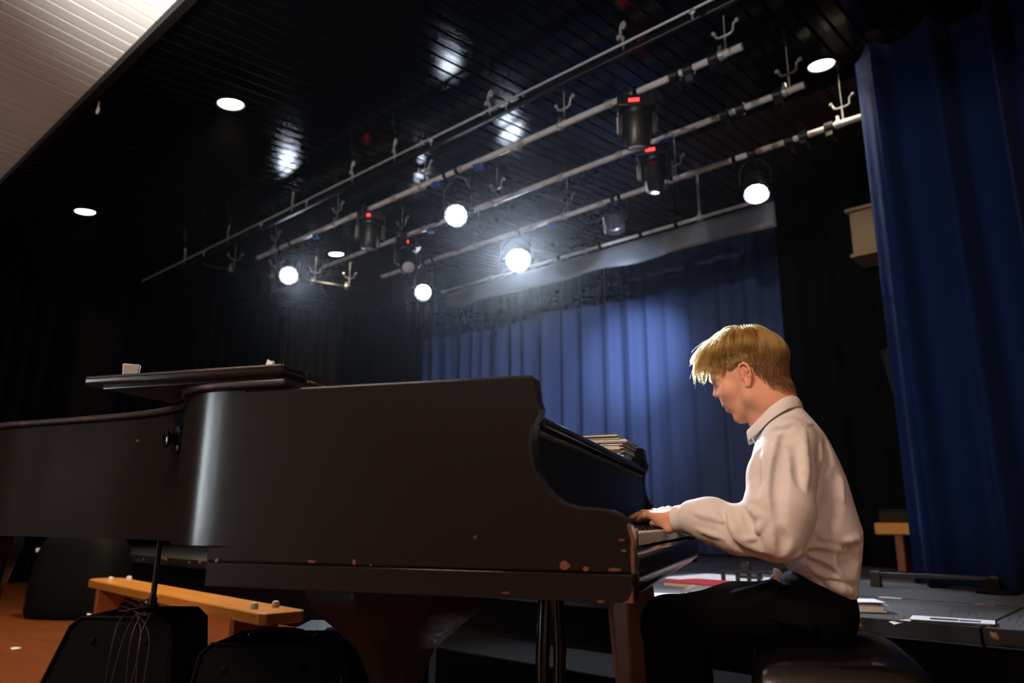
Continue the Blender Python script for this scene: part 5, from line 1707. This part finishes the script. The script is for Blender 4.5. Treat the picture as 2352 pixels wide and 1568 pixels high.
top_f, side_f = Field(), Field()
top_f.fn(cap_top, hp(0, 0, 0.06), 0.16)
side_f.fn(cap_side, hp(0, 0, 0.04), 0.16)
v, q = polygonize(top_f, (-0.16, 1.93, 1.06), (0.16, 2.19, 1.32), 0.004)
np_mesh('hair_base', v, q, 'hair_strand', boy, color=np.tile([0.34, 0.15, 0.03], (len(v), 1)), smooth_iter=3)
v, q = polygonize(side_f, (-0.16, 1.93, 0.98), (0.16, 2.19, 1.32), 0.003)
L = to_head(v)
e_ = np.clip((L[:, 2] - hairline(L[:, 0], L[:, 1])) / 0.055, 0, 1)[:, None] ** 1.2
e_ = e_ * np.clip((0.03 - L[:, 0:1]) / 0.05, 0.45, 1)
np_mesh('hair_fade', v, q, 'hair_strand', boy, color=np.array([0.84, 0.43, 0.28]) * (1 - e_) + np.array([0.30, 0.145, 0.055]) * e_, smooth_iter=2)

rng = np.random.default_rng(3)
WH = hp(-0.030, -0.004, 0.134)
LH = loc_
cand = np.where((LH[:, 2] > hairline(LH[:, 0], LH[:, 1]) + 0.004) & (np.abs(head_f(sv)) < 0.006) & (sv[:, 2] > 1.0))[0]
up_ = LH[cand, 2] > np.maximum(bowl(LH[cand, 0]) + 0.020, 0.066)
top_c, side_c = cand[up_], cand[~up_]


def grow(roots, kind, nseg):
    P = sv[roots].copy() + rng.normal(0, 0.0012, (len(roots), 3))
    n = len(P)
    N = grad(head_f, P)
    N /= np.linalg.norm(N, axis=1)[:, None] + 1e-9
    away = P - WH
    away -= N * np.sum(away * N, 1)[:, None]
    dist = np.linalg.norm(away, axis=1)
    away /= dist[:, None] + 1e-6
    L = to_head(P)
    if kind == 'top':
        front = np.clip((L[:, 0] - 0.015) / 0.05, 0, 1)
        away = away + HF * (0.35 * front)[:, None] + rng.normal(0, 0.10, (n, 3))
        length = rng.uniform(0.095, 0.145, n) * (1 - 0.25 * front)
        vel = away + N * 0.42
        off = rng.uniform(0.32, 1.0, n) ** 0.7 * 0.036
        g = (0.10 + 0.035 * front)[:, None]
    else:
        away = away * 0.6 + np.array([0.25, 0, -1.0]) + rng.normal(0, 0.15, (n, 3))
        ed = np.clip((L[:, 2] - hairline(L[:, 0], L[:, 1])) / 0.05, 0, 1)
        length = (0.004 + 0.017 * ed) * rng.uniform(0.8, 1.2, n)
        vel = away + N * 0.25
        off = np.full(n, 0.0012) + 0.004 * ed
        g = 0.05
    vel /= np.linalg.norm(vel, axis=1)[:, None]
    pts = [P.copy()]
    alive = np.ones(n)
    stop = rng.normal(0, 0.006, n) * (1 + 1.3 * (L[:, 0] > 0.02))
    st_ = length / nseg
    G = np.array([0, 0, -1.0])
    for i in range(nseg):
        t = (i + 1) / nseg
        vel = vel * (1 - g) + G * g
        Q = P + vel * (st_ * alive)[:, None]
        d = head_f(Q)
        Ng = grad(head_f, Q)
        Ng /= np.linalg.norm(Ng, axis=1)[:, None] + 1e-9
        L = to_head(Q)
        want = off * min(1, 0.35 + 1.3 * t)
        if kind == 'top':
            # layers close in towards the edge of the bowl; the fringe keeps its own way
            edge = np.clip((L[:, 2] - bowl(L[:, 0])) / 0.06, 0.28, 1)
            fr = np.clip((L[:, 0] - 0.055) / 0.03, 0, 1)
            back = np.clip((L[:, 0] + 0.115) / 0.075, 0.38, 1)
            want = np.maximum(want * edge * back, cap_th(L) + 0.0015 + 0.003 * off / 0.036)
            pull = np.where(d > want, (want - d) * 0.55 * (1 - 0.96 * fr), (want - d) * 0.9)
            alive = np.where(L[:, 2] < bowl(L[:, 0]) + stop, 0.0, alive)
        else:
            pull = np.where(d > want, (want - d) * 0.5, want - d)
        Q2 = Q + Ng * (pull * np.maximum(alive, 0.15))[:, None]
        mv = Q2 - P
        ln_ = np.linalg.norm(mv, axis=1)
        vel = np.where((ln_ > 1e-5)[:, None], mv / (ln_[:, None] + 1e-9), vel)
        P = Q2
        pts.append(P.copy())
    return np.stack(pts, 1)


def clump(S, ng, amount):
    gi = rng.choice(len(S), ng, replace=False)
    out = S.copy()
    for a in range(0, len(S), 2000):
        d2 = ((S[a:a + 2000, None, 0] - S[None, gi, 0]) ** 2).sum(-1)
        k = gi[d2.argmin(1)]
        t = np.linspace(0, 1, S.shape[1])[None, :, None]
        out[a:a + 2000] = S[a:a + 2000] * (1 - amount * t) + S[k] * (amount * t)
    return out


def hair_shader():
    m = bpy.data.materials.new('hair_blond')
    m.use_nodes = True
    nt = m.node_tree
    nt.nodes.clear()
    o = nt.nodes.new('ShaderNodeOutputMaterial')
    h = nt.nodes.new('ShaderNodeBsdfHairPrincipled')
    h.parametrization = 'COLOR'
    at = nt.nodes.new('ShaderNodeAttribute')
    at.attribute_name = 'tone'
    nt.links.new(at.outputs['Color'], h.inputs['Color'])
    h.inputs['Roughness'].default_value = 0.32
    h.inputs['Radial Roughness'].default_value = 0.5
    nt.links.new(h.outputs[0], o.inputs['Surface'])
    MAT['hair_blond'] = m


hair_shader()


def strands_curves(name, S, r0, r1, cols):
    n, m_, _ = S.shape
    cu = bpy.data.hair_curves.new(name)
    cu.add_curves([m_] * n)
    cu.attributes['position'].data.foreach_set('vector', (S - PB).astype(np.float32).ravel())
    ra = cu.attributes.get('radius') or cu.attributes.new('radius', 'FLOAT', 'POINT')
    ra.data.foreach_set('value', np.tile(np.linspace(r0, r1, m_), n).astype(np.float32))
    ca = cu.attributes.new('tone', 'FLOAT_COLOR', 'CURVE')
    ca.data.foreach_set('color', np.concatenate([cols, np.ones((n, 1))], 1).astype(np.float32).ravel())
    cu.materials.append(MAT['hair_blond'])
    o = bpy.data.objects.new(name, cu)
    COL.objects.link(o)
    o.parent = boy
    return o


def strands_mesh(name, S, r0, r1, cols):
    n, m_, _ = S.shape
    T3 = np.gradient(S, axis=1)
    T3 /= np.linalg.norm(T3, axis=2, keepdims=True) + 1e-9
    A = np.cross(T3, np.array([0.3, 0.9, 0.2]))
    A /= np.linalg.norm(A, axis=2, keepdims=True) + 1e-9
    Bv = np.cross(T3, A)
    r_ = np.linspace(r0, r1, m_)[None, :, None]
    ring = [S + (A * math.cos(a) + Bv * math.sin(a)) * r_ for a in (0, 2.094, 4.189)]
    V = np.stack(ring, 2).reshape(-1, 3)
    idx = np.arange(n * m_ * 3).reshape(n, m_, 3)
    qs = []
    for k in range(3):
        l = (k + 1) % 3
        qs.append(np.stack([idx[:, :-1, k], idx[:, :-1, l], idx[:, 1:, l], idx[:, 1:, k]], -1).reshape(-1, 4))
    return np_mesh(name, V, np.concatenate(qs), 'hair_strand', boy, color=np.repeat(cols, m_ * 3, axis=0))


S1 = clump(grow(rng.choice(top_c, 9000), 'top', 12), 260, 0.70)
k = rng.random((len(S1), 1))
c1 = np.array([0.84, 0.29, 0.055]) * k + np.array([0.46, 0.115, 0.016]) * (1 - k)
strands_curves('hair', S1, 0.00050, 0.00022, c1)['label'] = 'golden blond hair swept forward from the crown'
S3 = grow(rng.choice(top_c[LH[top_c, 0] > 0.0], 70), 'top', 12)
S3 = S3 + (np.linspace(0, 1, 13)[None, :, None] ** 2) * rng.normal(0, 0.010, (70, 1, 3)) + np.array([0, 0, 0.006]) * np.linspace(0, 1, 13)[None, :, None]
strands_curves('hair_stray', S3, 0.0004, 0.0002, np.tile([0.85, 0.35, 0.08], (70, 1)))
dens = np.clip((LH[side_c, 2] - hairline(LH[side_c, 0], LH[side_c, 1])) / 0.050, 0, 1) ** 1.3
S2 = grow(rng.choice(side_c, 5200, p=dens / dens.sum()), 'side', 5)
k = rng.random((len(S2), 1))
strands_mesh('hair_short', S2, 0.00055, 0.0003, np.array([0.38, 0.20, 0.075]) * k + np.array([0.22, 0.105, 0.035]) * (1 - k))
